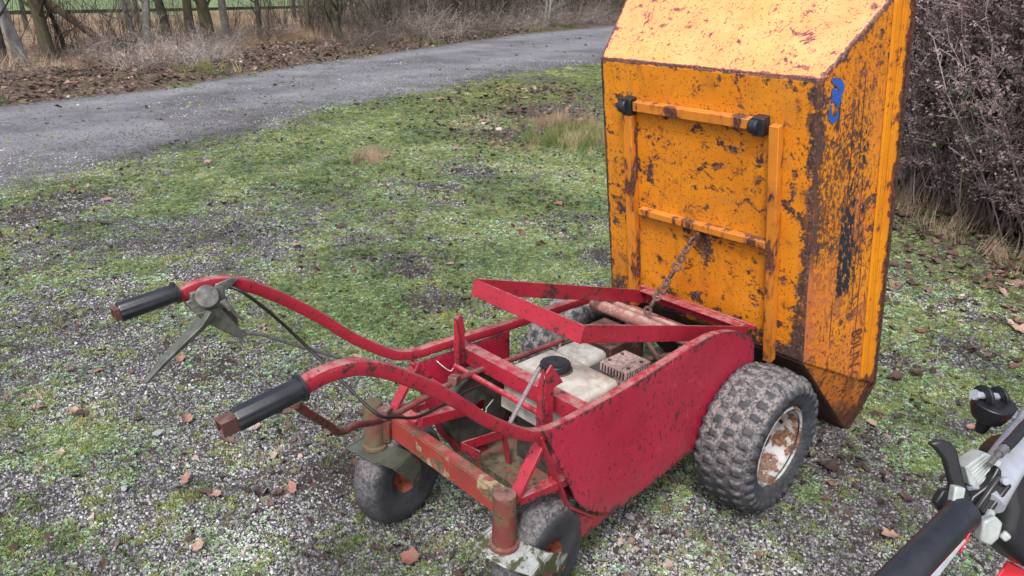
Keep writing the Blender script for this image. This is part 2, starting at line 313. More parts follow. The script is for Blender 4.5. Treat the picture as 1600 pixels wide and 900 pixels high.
def grade(lo, hi, c0, c1, st, gr):
    mid = np.arange(c0, c1, st); out = list(mid); p, s_ = c1, st
    while p < hi: out.append(p); s_ *= gr; p += s_
    out.append(hi); p, s_ = c0, st; L = []
    while p > lo: s_ *= gr; p -= s_; L.append(p)
    return np.array(L[::-1]+out)
xs = grade(-400, 500, -2.2, 4.2, .018, 1.022); ys = grade(-400, 500, -1.4, 6.2, .018, 1.022)
X, Y = np.meshgrid(xs, ys, indexing='ij'); Z = height(X, Y)
nx, ny = X.shape
def gridmesh(name, X, Y, Z, mat, attrs):
    nx, ny = X.shape; me = bpy.data.meshes.new(name)
    me.vertices.add(nx*ny); me.vertices.foreach_set('co', np.stack([X, Y, Z], -1).astype(np.float32).ravel())
    i = np.arange((nx-1)*(ny-1)); a = (i//(ny-1))*ny+i % (ny-1); q = np.stack([a, a+ny, a+ny+1, a+1], -1).ravel()
    me.loops.add(len(q)); me.loops.foreach_set('vertex_index', q.astype(np.int32)); me.polygons.add(len(i))
    me.polygons.foreach_set('loop_start', (np.arange(len(i))*4).astype(np.int32)); me.update(calc_edges=True); me.shade_smooth()
    for k, v in attrs.items():
        at = me.attributes.new(k, 'FLOAT', 'POINT'); at.data.foreach_set('value', v.astype(np.float32).ravel())
    me.materials.append(mat); o = bpy.data.objects.new(name, me); COL.objects.link(o); return o
# ground material
t = NT('mossy gravel ground'); P = t.world()
vc = t.voro(105, P, out='Color'); vd = t.voro(105, P); vs_ = t.sep(vc)
peb = t.ramp(vs_[0], [(0,(.02,.02,.022)),(.3,(.07,.07,.075)),(.6,(.15,.15,.16)),(.85,(.30,.30,.31)),(1,(.55,.54,.55))])
peb = t.mix(t.step(vd, .45, .75), peb, (.035,.03,.028))
soil = t.mix(t.noise(45, 6, .7, P), (.014,.012,.011), (.06,.05,.046))
grav = t.mix(t.step(t.noise(16, 5, .6, P), .40, .58), t.mix(.25, peb, soil), t.mix(.75, peb, soil))
moss = t.mix(t.step(t.noise(9, 4, .6, P), .35, .65), (.13,.18,.07), (.22,.25,.09)); moss = t.mix(t.step(t.noise(180, 5, .75, P), .4, .65), t.mix(.6, moss, (.02,.03,.012)), moss)
gr = t.attr('green'); nm = t.noise(60, 6, .75, P)
gm = t.step(t.math('ADD', t.math('MULTIPLY', gr, .55), nm), .72, .86)
c = t.mix(gm, grav, moss)
dk = t.attr('dark'); c = t.mix(t.math('MULTIPLY', t.step(t.math('ADD', dk, t.math('SUBTRACT', nm, .5)), .3, .8), .85), c, soil)
vp = t.voro(150, P, out='Color'); ap = t.ramp(t.sep(vp)[0], [(0,(.025,.025,.03)),(.35,(.09,.09,.105)),(.75,(.19,.19,.215)),(1,(.46,.46,.50))])
apn = t.noise(1.3, 5, .6, P); fine = t.mix(t.step(apn, .35, .65), (.10,.10,.115), (.21,.21,.235))
asph = t.mix(.42, fine, ap); asph = t.mix(t.math('MULTIPLY', t.step(t.noise(12, 5, .7, P), .50, .68), .65), asph, (.05,.048,.052)); asph = t.mix(t.math('MULTIPLY', t.step(t.noise(2.1, 6, .75, P, dist=.6), .50, .62), .45), asph, (.075,.066,.062))
asph = t.mix(t.math('MULTIPLY', t.step(t.noise(3.5, 6, .75, P), .55, .66), .55), asph, (.075,.085,.05)); asph = t.mix(t.math('MULTIPLY', t.attr('rut'), .38), asph, (.27,.265,.29)); asph = t.mix(t.math('MULTIPLY', t.attr('mud'), .8), asph, (.045,.04,.04))
c = t.mix(t.attr('path'), c, asph)
lf = t.ramp(t.sep(t.voro(28, P, out='Color'))[0], [(0,(.03,.02,.016)),(.4,(.10,.055,.04)),(.7,(.20,.12,.09)),(1,(.38,.27,.21))])
lf = t.mix(t.step(t.noise(35, 4, .7, P), .4, .6), (.022,.017,.014), lf)
c = t.mix(t.math('MULTIPLY', t.attr('leaf'), .85), c, lf)
fld = t.mix(t.step(t.noise(2.2, 6, .7, P), .35, .65), (.30,.21,.14), (.14,.11,.06))
fld = t.mix(t.attr('field'), fld, t.mix(t.noise(.8, 6, .7, P), (.10,.17,.06), (.19,.24,.11)))
c = t.mix(t.attr('dry'), c, fld)
t.bump(t.math('ADD', t.math('MULTIPLY', vd, -1.0), t.math('MULTIPLY', nm, 1.6)), .6, .006); GROUND = t.set(c, .85, spec=.35)
A, FARM, GR, DK, LF = masks(X, Y)
fr_ = (Y-ynear(X))/np.maximum(.5, yfar(X)-ynear(X))+(fbm(X, Y, .5)-.5)*.12; RUT = np.exp(-((fr_-.38)/.09)**2)+np.exp(-((fr_-.86)/.08)**2); RUT = np.clip(RUT*(.4+fbm(X, Y, 2)), 0, 1)
MUDA = np.clip(np.exp(-((fr_-.06)/.10)**2)*sst(fbm(X+4, Y, .9), .48, .62)+sst(fbm(X-9, Y, .7), .62, .72)*.5, 0, 1)
dist = np.hypot(X-CAM.x, Y-CAM.y)
dry = FARM*sst(Y-yfar(X), 2.2, 3.6); field = sst(dist+4*(fbm(X, Y, .3)-.5), 33, 38)
ground = gridmesh('ground', X, Y, Z, GROUND, dict(green=GR*(1-A), dark=DK*(1-A), path=A, leaf=LF, dry=dry, field=field, rut=RUT, mud=MUDA)); tag(ground, kind='structure')

# ------------------------------------------------------------ instancing (only for what nobody could count)
def templ_col(name, objs):
    c_ = bpy.data.collections.new(name)
    for o in objs:
        for k in list(o.users_collection): k.objects.unlink(o)
        c_.objects.link(o)
    return c_
def scatter(name, pos, rot, scl, idx, tint, coll):
    n = len(pos); me = bpy.data.meshes.new(name); me.vertices.add(n); me.vertices.foreach_set('co', np.asarray(pos, np.float32).ravel())
    for k, ty, fld_, v in (('rot','FLOAT_VECTOR','vector',rot),('scl','FLOAT','value',scl),('idx','INT','value',idx),('tint','FLOAT','value',tint)):
        at = me.attributes.new(k, ty, 'POINT'); at.data.foreach_set(fld_, np.asarray(v, np.int32 if ty == 'INT' else np.float32).ravel())
    o = bpy.data.objects.new(name, me); COL.objects.link(o)
    g = bpy.data.node_groups.new(name, 'GeometryNodeTree'); g.interface.new_socket('Geometry', in_out='INPUT', socket_type='NodeSocketGeometry'); g.interface.new_socket('Geometry', in_out='OUTPUT', socket_type='NodeSocketGeometry')
    N = g.nodes; L = g.links; gi = N.new('NodeGroupInput'); go = N.new('NodeGroupOutput'); ip = N.new('GeometryNodeInstanceOnPoints'); ci = N.new('GeometryNodeCollectionInfo')
    ci.inputs['Collection'].default_value = coll; ci.inputs['Separate Children'].default_value = True; ci.inputs['Reset Children'].default_value = True
    def na(nm, ty):
        a = N.new('GeometryNodeInputNamedAttribute'); a.data_type = ty; a.inputs['Name'].default_value = nm; return a.outputs['Attribute']
    L.new(gi.outputs[0], ip.inputs['Points']); L.new(ci.outputs[0], ip.inputs['Instance']); ip.inputs['Pick Instance'].default_value = True
    L.new(na('idx','INT'), ip.inputs['Instance Index']); L.new(na('rot','FLOAT_VECTOR'), ip.inputs['Rotation']); L.new(na('scl','FLOAT'), ip.inputs['Scale'])
    L.new(ip.outputs[0], go.inputs[0]); md = o.modifiers.new('g', 'NODES'); md.node_group = g
    return o
def rnd_mat(name, stops, rough=.8, spec=.3, trans=0, bump=0):
    t = NT(name); tv = t.attr('tint', 'INSTANCER'); c = t.ramp(tv, stops)
    c = t.mix(t.math('MULTIPLY', t.step(t.noise(90, 4, .7, t.world()), .35, .7), .45), c, t.mix(.75, c, (.03,.02,.015)))
    t.set(c, rough, spec=spec)
    if bump: t.bump(t.noise(200, 3, .6), .5, .002)
    if trans:
        tr = t.new('ShaderNodeBsdfTranslucent'); t.lk(c, tr.inputs[0]); mx = t.new('ShaderNodeMixShader'); mx.inputs[0].default_value = trans
        out = t.n['Material Output']; t.lk(t.b.outputs[0], mx.inputs[1]); t.lk(tr.outputs[0], mx.inputs[2]); t.lk(mx.outputs[0], out.inputs[0])
    return t.m
def fan_points(n, r0, r1, half=.80, pw=2.0):
    """points in a wedge of ground in front of where the photographer stands; density falls with distance as pw rises"""
    u = rng.random(n); e = 2-pw
    r = np.sqrt(u*(r1**2-r0**2)+r0**2) if pw == 0 else ((r0**e+u*(r1**e-r0**e))**(1/e) if abs(e) > 1e-6 else r0*(r1/r0)**u)
    a = YAW+(rng.random(n)*2-1)*half
    return CAM.x+r*np.cos(a), CAM.y+r*np.sin(a), r
def emit(name, x, y, keep, zoff, smin, smax, nvar, coll, flat=None, sfun=None, dist_scale=None):
    x, y = x[keep], y[keep]; n = len(x); z = height(x, y)+zoff
    s_ = smin+(smax-smin)*rng.random(n)**(2 if 'gravel' != name else 3.2)
    if dist_scale is not None: s_ = s_*np.maximum(1, dist_scale[keep])
    if flat is None: rot = rng.random((n,3))*2*PI
    else: rot = np.stack([(rng.random(n)-.5)*flat, (rng.random(n)-.5)*flat, rng.random(n)*2*PI], -1)
    tint = np.clip(rng.random(n)*.62+.75*(fbm(x+7, y, 1.9)-.5)+.45*(fbm(x, y+5, 8, 2)-.5)+.22, 0, 1)
    return scatter(name, np.stack([x, y, z], -1), rot, s_, rng.integers(0, nvar, n), tint, coll)
# templates
def pebble(i):
    bm = bmesh.new(); bmesh.ops.create_icosphere(bm, subdivisions=1 if i < 6 else 2, radius=.5)
    r_ = random.Random(i); sc = (1, .62+.3*r_.random(), .42+.3*r_.random()); ax = [Vector((r_.gauss(0,1), r_.gauss(0,1), r_.gauss(0,1))).normalized() for _ in range(6)]; lim = [.24+.14*r_.random() for _ in ax]
    for v in bm.verts:
        for a, l in zip(ax, lim):
            d = v.co.dot(a)
            if d > l: v.co -= a*(d-l)*.85
        v.co = Vector((v.co.x*sc[0], v.co.y*sc[1], v.co.z*sc[2]))
    me = bpy.data.meshes.new('pebble'); bm.to_mesh(me); bm.free(); me.materials.append(PEB); me.shade_smooth(); me.set_sharp_from_angle(angle=math.radians(28))
    return bpy.data.objects.new('pebble', me)
PEB = rnd_mat('pebble stone', [(0,(.03,.03,.034)),(.25,(.07,.07,.078)),(.45,(.14,.14,.15)),(.65,(.25,.25,.265)),(.82,(.38,.38,.395)),(1,(.62,.62,.64))], .75, .4)
pebs = templ_col('pebble_kinds', [pebble(i) for i in range(8)])
def leafquad(mb, p, d, up_, L, W, fold=.25):
    d = d.normalized(); s_ = d.cross(up_).normalized(); n = s_.cross(d)
    mb.add([p, p+d*L*.45+s_*W*.5+n*L*fold*.3, p+d*L+n*L*-.1, p+d*L*.45-s_*W*.5+n*L*fold*.3], [(0,1,2),(0,2,3)])
MOSS = rnd_mat('moss leaf', [(0,(.05,.07,.035)),(.2,(.12,.17,.07)),(.45,(.22,.29,.12)),(.68,(.34,.40,.145)),(.88,(.48,.52,.20)),(1,(.60,.63,.42))], .7, .3, .25)
CLOV = rnd_mat('small weed leaf', [(0,(.06,.11,.05)),(.3,(.16,.30,.13)),(.6,(.30,.48,.26)),(.82,(.45,.62,.42)),(1,(.66,.76,.62))], .55, .4, .25)
def moss(i):
    r_ = random.Random(100+i); mb = MB()
    for _ in range(26):
        a = r_.random()*2*PI; q = r_.random()**.6*.45; p = Vector((q*math.cos(a), q*math.sin(a), .02)); d = Vector((r_.gauss(0,.7), r_.gauss(0,.7), .9+r_.random()*.5))
        leafquad(mb, p, d, Vector((r_.gauss(0,1), r_.gauss(0,1), .3)), .22+.22*r_.random(), .07+.07*r_.random())
    o = mb.build('moss_clump', MOSS, smooth=0); return o
def weed(i):
    r_ = random.Random(200+i); mb = MB(); n = 5+i
    for k in range(n):
        a = 2*PI*k/n+r_.random(); d = Vector((math.cos(a), math.sin(a), .25+.5*r_.random())); p = d*.12
        leafquad(mb, p, d, Vector((0,0,1)), .38+.2*r_.random(), .26+.1*r_.random(), .5)
    return mb.build('weed_rosette', CLOV, smooth=0)
mosscol = templ_col('moss_kinds', [moss(i) for i in range(6)]); weedcol = templ_col('weed_kinds', [weed(i) for i in range(5)])
LEAF = rnd_mat('fallen leaf', [(0,(.02,.015,.015)),(.25,(.05,.032,.028)),(.5,(.12,.07,.055)),(.72,(.24,.14,.11)),(.88,(.40,.28,.23)),(1,(.60,.52,.47))], .6, .4, .1)
def dead_leaf_mesh(i, mat, unit=1.0):
    r_ = random.Random(300+i); n = 18; rim = []
    for k in range(n):
        a = 2*PI*k/n; r = .5*(1-.38*abs(math.sin(a*.5))**.0*0)*(.72+.28*math.cos(a))*(1+(.22 if k % 3 == 0 else -.12)*(i % 3 != 0))*(.9+.2*r_.random())
        rim.append((r*math.cos(a), r*math.sin(a)*(.6+.25*(i % 2))))
    mb = MB(); curl = .5+.9*r_.random(); tw = r_.uniform(-.6, .6)
    def zz(x, y): return (curl*y*y*1.4+.35*curl*x*x+tw*x*y+.03*math.sin(x*22))*unit
    vs = [(0,0,zz(0,0))]; inner = []
    for s_ in (.5, 1.0): vs += [(x*s_*unit, y*s_*unit, zz(x*s_, y*s_)) for x, y in rim]
    fs = [(0, 1+k, 1+(k+1) % n) for k in range(n)]+[(1+k, 1+n+k, 1+n+(k+1) % n, 1+(k+1) % n) for k in range(n)]
    mb.add(vs, fs); mb.add([(-.15*unit,-.006*unit,.01*unit),(-.15*unit,.006*unit,.01*unit),(-.42*unit,0,.05*unit)], [(0,1,2)])
    return mb
leafcol = templ_col('leaf_kinds', [dead_leaf_mesh(i, None).build('dead_leaf', LEAF, smooth=60) for i in range(6)])
GRASS = rnd_mat('grass blade', [(0,(.05,.09,.02)),(.35,(.13,.20,.05)),(.6,(.25,.28,.10)),(.8,(.42,.36,.20)),(1,(.60,.48,.32))], .7, .3, .25)
DRYG = rnd_mat('dry grass blade', [(0,(.13,.09,.05)),(.4,(.34,.24,.16)),(.8,(.52,.40,.29)),(1,(.68,.56,.45))], .8, .2, .2)
def grass(i, mat, n=22, spread=.35, lean=.55):
    r_ = random.Random(400+i); mb = MB()
    for _ in range(n):
        p = Vector((r_.gauss(0,spread*.4), r_.gauss(0,spread*.4), 0)); a = r_.random()*2*PI; l = lean*r_.random(); h = .5+.5*r_.random(); w_ = (.012 if mat is GRASS else .006)+.007*r_.random()
        s_ = Vector((-math.sin(a), math.cos(a), 0))*w_; vs = []
        for k in range(4):
            q = k/3; c_ = p+Vector((math.cos(a)*l*q*q*h, math.sin(a)*l*q*q*h, h*q*(1-.35*l*q))); ww = s_*(1-q*.9); vs += [c_-ww, c_+ww]
        mb.add(vs, [(0,1,3,2),(2,3,5,4),(4,5,7,6)])
    return mb.build('grass_tuft', mat, smooth=0)
grasscol = templ_col('grass_kinds', [grass(i, GRASS) for i in range(4)]); drycol = templ_col('dry_grass_kinds', [grass(10+i, DRYG, 30, .5, .9) for i in range(4)])

def inside_path(x, y): return masks(x, y)
# gravel
x, y, r = fan_points(620000, .35, 8.5, .86, 1.5); a, far, g, dk, lf = masks(x, y)
keep = (rng.random(len(x)) < (1-.62*g)*(1-.6*dk)*(1-.80*a)*(1-.8*lf)) & (far < .3)
emit('gravel', x, y, keep, .0005, .0036, .0150, 8, pebs, dist_scale=.85+.07*r); tag(bpy.data.objects['gravel'], kind='stuff')
x, y, r = fan_points(150000, 3.5, 16, .75, 1.15); a, far, g, dk, lf = masks(x, y)
emit('path_grit', x, y, (a > .1) & (rng.random(len(x)) < .12+.5*sst(fbm(x, y, 1.3), .4, .65)+.75*(1-sst(y-ynear(x)+(fbm(x, y, .8)-.5)*2, .6, 2.2))), .001, .005, .016, 8, pebs, dist_scale=.8+.08*r); tag(bpy.data.objects['path_grit'], kind='stuff')
# moss and weeds
x, y, r = fan_points(250000, .4, 15, .86, 1.35); a, far, g, dk, lf = masks(x, y); k2 = fbm(x+50, y, 11, 3)
keep = (rng.random(len(x)) < np.clip(g*.75+(k2-.5)*2.0, .04, 1)*(1-.97*a)*(1-.6*lf)*(1-.8*dk)) & (far < .5)
emit('moss', x, y, keep, -.001, .014, .034, 6, mosscol, .5, dist_scale=.85+.1*r); tag(bpy.data.objects['moss'], kind='stuff')
x, y, r = fan_points(230000, .4, 10, .86, 1.45); a, far, g, dk, lf = masks(x, y); k2 = fbm(x-50, y, 5, 3)
keep = (rng.random(len(x)) < np.clip(.20+g*.75+(k2-.5)*2.0, .05, 1)*(.55+.45*sst(r, 1.3, 2.6))*(1-.99*a)*(1-.5*lf)*(1-.7*dk)) & (far < .5)
emit('ground_weeds', x, y, keep, .002, .007, .018, 5, weedcol, .7, dist_scale=.85+.1*r); tag(bpy.data.objects['ground_weeds'], kind='stuff')
# soil crumbs in the dark patches
CRUMB = rnd_mat('soil crumb', [(0,(.018,.015,.013)),(.6,(.06,.045,.04)),(1,(.13,.10,.085))], .95, .2)
def recol(col, mat, nm):
    out = []
    for o in col.objects:
        m_ = o.data.copy(); m_.materials.clear(); m_.materials.append(mat); out.append(bpy.data.objects.new(nm, m_))
    return templ_col(nm+'_kinds', out)
crumbs = recol(pebs, CRUMB, 'crumb')
x, y, r = fan_points(60000, .4, 9, .86, 1.4); a, far, g, dk, lf = masks(x, y)
emit('soil_crumbs', x, y, (rng.random(len(x)) < .12+dk) & (a < .3) & (far < .3), .001, .006, .02, 8, crumbs, dist_scale=.8+.1*r); tag(bpy.data.objects['soil_crumbs'], kind='stuff')
# leaf litter: beside the scrub on the right and along the far edge of the track
x, y, r = fan_points(75000, 2.0, 26, .85, .9); a, far, g, dk, lf = masks(x, y)
emit('leaf_litter', x, y, rng.random(len(x)) < lf*.8*(1-a)+.008, .010, .035, .085, 6, leafcol, 1.1, dist_scale=.9+.035*r); tag(bpy.data.objects['leaf_litter'], kind='stuff')
DEB = [(1.7,3.8,.4),(2.5,3.9,.4),(.4,1.9,.25),(.25,1.4,.25),(1.9,2.2,.3),(2.3,2.0,.3),(1.5,1.8,.2),(2.2,3.2,.4),(1.3,3.3,.3),(3.0,3.0,.3),(1.4,-.1,.4),(1.9,-.4,.4)]
x, y, r = fan_points(36000, 1.2, 12, .86, 1.1); a, far, g, dk, lf = masks(x, y)
DEBRIS = rnd_mat('dark plant debris', [(0,(.02,.015,.014)),(.5,(.06,.042,.038)),(.8,(.15,.10,.085)),(1,(.40,.32,.28))], .8, .2)
debris = recol(leafcol, DEBRIS, 'debris')
emit('plant_debris', x, y, (rng.random(len(x)) < .14+1.2*sst(fbm(x+3, y-8, 2.6), .50, .68)+.9*blob(x, y, DEB)) & (a < .6) & (far < .3), .005, .010, .042, 6, debris, 1.6, dist_scale=.9+.05*r); tag(bpy.data.objects['plant_debris'], kind='stuff')
x, y, r = fan_points(30000, .4, 5, .86, 1.5); a, far, g, dk, lf = masks(x, y)
CHIPS = rnd_mat('white stone chips', [(0,(.22,.22,.24)),(.6,(.40,.41,.43)),(1,(.66,.68,.70))], .6, .4)
emit('white_chips', x, y, (rng.random(len(x)) < .32*(1-.6*dk)) & (a < .3) & (far < .2), .002, .003, .010, 8, recol(pebs, CHIPS, 'chip'), dist_scale=.85+.05*r); tag(bpy.data.objects['white_chips'], kind='stuff')
# grass blades
x, y, r = fan_points(9000, .6, 9, .86, 1.2); a, far, g, dk, lf = masks(x, y)
emit('grass', x, y, (rng.random(len(x)) < .08+.35*g*(fbm(x, y, 4) > .55)) & (a < .2) & (far < .2), -.002, .025, .06, 4, grasscol, .5); tag(bpy.data.objects['grass'], kind='stuff')
def patch(name, cx, cy, sx, sy, n, smin, smax, col, ang=0):
    px = rng.normal(0, sx, n); py = rng.normal(0, sy, n); ca, sa = math.cos(ang), math.sin(ang); x = cx+px*ca-py*sa; y = cy+px*sa+py*ca
    return emit(name, x, y, np.ones(n, bool), -.004, smin, smax, 4, col, .9)
tag(patch('dry_grass', 1.75, 4.3, .13, .07, 60, .07, .14, drycol, .9), kind='stuff')
tag(patch('yellow_grass', 3.75, 3.72, .24, .22, 330, .08, .20, grasscol, .8), kind='stuff')
tag(patch('dry_grass', 4.3, 4.35, .3, .25, 130, .07, .20, drycol, .8), kind='stuff')
tag(patch('dry_grass', -1.55, 1.75, .12, .18, 40, .04, .09, drycol, .8), kind='stuff')
# verge grass, dry grass behind the track and on the bank
n = 7000; xx = rng.random(n)*34-4; yy = yfar(xx)+2.6+rng.random(n)**1.2*13
emit('dry_grass', xx, yy, fbm(xx, yy, .5) > .42, -.01, .14, .42, 4, drycol, .6); tag(bpy.data.objects['dry_grass.003'], kind='stuff')
n = 900; xx = rng.random(n)*22-2; yy = yfar(xx)+.15+rng.random(n)*.7
emit('green_verge', xx, yy, fbm(xx, yy, .9) > .56, -.01, .10, .24, 4, grasscol, .6); tag(bpy.data.objects['green_verge'], kind='stuff')
# ============================================================ the motor barrow: red chassis
cart = thing('motor_barrow', 'red four wheeled motor barrow chassis with black handle grips and petrol engine, rusty and scratched', 'motor barrow', (0, 0, 0))
HY = .245
TEND = painted('brown steel tube end', (.10,.04,.036), (.06,.028,.026), chip=.60, sc=60, rust=(.03,.016,.015), rust2=(.12,.05,.04), rough=.55, dust=.2)
RODRED = painted('dull dark red rod', (.20,.025,.03), (.13,.03,.03), chip=.60, sc=50, rust=(.06,.03,.026), rust2=(.18,.08,.06), rough=.5, dust=.4, dustcol=(.3,.2,.18), edge=0)
MOSSPOST = plain('moss covered post', (.10,.09,.05), (.13,.035,.03), .8, 18, .8, .003, dust=(.10,.11,.04), damt=.8)
HP = [(-1.275,.818),(-1.225,.828),(-1.163,.820),(-1.09,.780),(-.981,.694),(-.888,.606),(-.80,.540),(-.755,.516),(-.70,.503),(-.62,.500)]
def handle(sy, tail):
    pts = smoothpts([(x, sy*HY, z-.008) for x, z in HP]+[(x, sy*HY, z-.012) for x, z in tail], 7)
    return MB().rsq(pts, .0245, .026, .005).build('handle_tube', RED, cart, smooth=30)
handle(-1, [(-.462,.514),(-.317,.526),(-.224,.535),(-.128,.540),(-.06,.533),(.022,.509),(.085,.474),(.115,.43)])
handle(1, [(-.4,.490),(-.1,.480),(.05,.470),(.15,.440)])
def grip(sy, tipx, tipz, cx, cz):
    a = Vector((tipx, sy*HY, tipz)); b = Vector((cx, sy*HY, cz)); d = b-a; L = d.length; n = 40; k = 40; vs = []
    prof = [(0,.0165),(.003,.0180),(L*.93,.0180),(L*.94,.0180),(L*.945,.0228),(L*.985,.0228),(L*.99,.0185),(L,.016)]
    M = d.normalized().to_track_quat('Z','Y').to_matrix(); mb = MB()
    for j in range(k):
        t = 2*PI*j/k; rib = .0009*(1 if j % 4 < 2 else -1)
        vs += [a+M@Vector(((r+(rib if h < L*.93 else 0))*math.cos(t), (r+(rib if h < L*.93 else 0))*math.sin(t), h)) for h, r in prof]
    m = len(prof); mb.add(vs, [(j*m+i, j*m+i+1, ((j+1) % k)*m+i+1, ((j+1) % k)*m+i) for j in range(k) for i in range(m-1)])
    g = mb.build('grip', BLACKRUB, cart, smooth=50)
    e = MB(); u = d.normalized(); h = .0110; Lx = .026 if sy < 0 else .012
    M2 = Matrix((u, Vector((0,1,0)), u.cross(Vector((0,1,0))))).transposed()
    for s_, o_ in (((Lx,.0025,.0245), (0,h,0)), ((Lx,.0025,.0245), (0,-h,0)), ((Lx,.022,.0025), (0,0,h)), ((Lx,.022,.0025), (0,0,-h))): e.box(a-u*(Lx*.42)+M2@Vector(o_), s_, axes=M2)
    e.box(a-u*.0015, (.003,.022,.022), axes=M2)
    o = e.build('tube_end', TEND, g, bevel=.0015); o.location = -parent_world(g)
grip(-1, -1.372, .797, -1.262, .812); grip(1, -1.378, .806, -1.268, .818)
# lever and clamp on the far handle
lv = MB(); c0 = Vector((-1.222, HY, .800))
lv.lathe_dir([(0,.0),(0,.021),(.003,.0235),(.006,.0235),(.008,.021),(.009,.006),(.010,.0)], c0+Vector((0,-.024,.004)), (-.15,-1,.35), 24)
lv.box(c0+Vector((.004,-.002,.0)), (.066,.036,.034)); lv.prism([(-1.200,.822),(-1.165,.828),(-1.150,.822),(-1.175,.805),(-1.198,.800)], .226, .231); lv.prism([(-1.262,.800),(-1.185,.812),(-1.178,.775),(-1.20,.760),(-1.245,.768)], .226, .262)
clampo = lv.build('lever_clamp', GREYMET, cart, bevel=.002)
b = MB(); b.sweep([(-1.222,.222,.772),(-1.245,.218,.748),(-1.285,.216,.722),(-1.325,.216,.695),(-1.362,.216,.664)], [(-.010,-.004),(.010,-.004),(.012,.004),(-.012,.004)], upv=(-.5,0,1), radii=[1.7,1.5,1.25,1.05,.6])
b.prism([(-1.250,.775),(-1.200,.775),(-1.162,.712),(-1.150,.700),(-1.166,.692),(-1.190,.712),(-1.215,.735),(-1.235,.752)], .216, .222)
b.prism([(-1.222,.785),(-1.182,.785),(-1.150,.735),(-1.150,.705),(-1.170,.705),(-1.185,.730)], .262, .266)
b.build('clutch_lever', DARKMET, cart, bevel=.0015)
b = MB().tube(smoothpts([(-1.200,.212,.790),(-1.185,.205,.772),(-1.172,.203,.752),(-1.160,.203,.742)], 5), .0035, radii=None); b.tube([(-1.196,.205,.792),(-1.185,.203,.772)], .006)
b.build('choke_arm', GREYMET, cart)
b = MB().tube(smoothpts([(-1.163,.220,.703),(-1.12,.222,.688),(-1.03,.225,.628),(-.93,.225,.566),(-.86,.222,.53)], 6), .0045); b.build('clutch_rod', GREYMET, cart)
b = MB().tube(smoothpts([(-1.172,.222,.812),(-1.150,.205,.795),(-1.100,.195,.735),(-1.045,.17,.655),(-1.01,.08,.588),(-.985,-.005,.540),(-.93,.0,.508),(-.87,.01,.480),(-.79,.02,.476),(-.70,.04,.47),(-.6,.06,.45)], 8), .0036); b.build('throttle_cable', CABLE, cart)
# bent control rod from the near grip
b = MB().tube([Vector(p) for p in [(-1.263,-.215,.767)]+smoothpts([(-1.235,-.195,.732),(-1.15,-.11,.628),(-1.128,-.088,.598),(-1.098,-.068,.578),(-1.06,-.045,.564),(-.92,.045,.485),(-.66,.10,.470),(-.46,.11,.455),(-.297,.105,.455),(-.16,.12,.448)], 7)], .0076, 12); b.build('control_rod', RODRED, cart, er=.1)
for c_, d_ in (((-.945,.03,.510),(.03,.026,.026)), ((-.70,.092,.478),(.03,.024,.024))): MB().box(c_, d_, rot=(0,.2,.5)).build('rod_guide', ROD, cart, bevel=.003)
# side panels
plate = [(-.742,.517),(-.641,.514),(-.462,.518),(-.317,.530),(-.224,.539),(-.128,.545),(-.06,.538),(-.02,.528),(.022,.514),(.06,.497),(.091,.478),(.112,.445),(.123,.401),(.123,.36),(.03,.28),(-.103,.212),(-.269,.190),(-.436,.173),(-.48,.175),(-.514,.186),(-.549,.205),(-.581,.230),(-.61,.260),(-.628,.285),(-.677,.385)]
def panel(name, poly, y, mat, th=.004, flange=0, er_edge=.35):
    bm = bmesh.new(); vs = [bm.verts.new((p[0], y, p[1])) for p in poly]; f = bm.faces.new(vs)
    bmesh.ops.triangulate(bm, faces=[f]); 
    for _ in range(5): bmesh.ops.subdivide_edges(bm, edges=[e for e in bm.edges if e.calc_length() > .035], cuts=1, use_grid_fill=True); bmesh.ops.triangulate(bm, faces=bm.faces[:])
    P = np.array(poly); Q = np.roll(P, -1, 0); er = []
    for v in bm.verts:
        p = np.array((v.co.x, v.co.z)); ab = Q-P; tt = np.clip(((p-P)*ab).sum(1)/(ab**2).sum(1), 0, 1); d = np.hypot(*(P+ab*tt[:,None]-p).T).min()
        er.append(max(0, 1-d/.010)*er_edge); v.co.y += .0025*math.sin(v.co.x*9+1)*math.sin(v.co.z*11)
    me = bpy.data.meshes.new(name); bm.to_mesh(me); bm.free(); at = me.attributes.new('er','FLOAT','POINT'); at.data.foreach_set('value', np.array(er, np.float32))
    me.materials.append(mat); me.shade_smooth(); me.set_sharp_from_angle(angle=math.radians(40)); o = bpy.data.objects.new(name, me); COL.objects.link(o); o.parent = cart
    m_ = o.modifiers.new('s','SOLIDIFY'); m_.thickness = th; m_.offset = 0; m_ = o.modifiers.new('b','BEVEL'); m_.width = .001; m_.segments = 2; m_.limit_method = 'ANGLE'
    return o
panel('side_panel', plate, -.262, REDPLATE)
panel('side_panel', [(-.735,.480),(-.39,.472),(-.388,.36),(-.388,.10),(-.42,.088),(-.47,.115),(-.542,.187),(-.60,.245),(-.640,.330),(-.655,.40)], .225, REDPLATE)
panel('panel_tab', [(-.62,.245),(-.53,.19),(-.45,.17),(-.50,.145),(-.59,.135)], -.250, RED, .003)
# leg angle iron behind the near panel edge
b = MB(); b.bar((-.742,-.247,.50), (-.688,-.247,.375), .024, .005, (1,0,0)); b.bar((-.688,-.247,.375), (-.640,-.247,.265), .024, .005, (1,0,0)); b.bar((-.640,-.247,.265), (-.55,-.247,.19), .024, .005, (1,0,0)); b.build('edge_strip', RED, cart, bevel=.001)
b = MB(); b.bar((-.728,.232,.48), (-.655,.232,.34), .02, .005, (1,0,0)); b.bar((-.655,.232,.34), (-.55,.232,.19), .02, .005, (1,0,0)); b.build('edge_strip', RED, cart, bevel=.001)
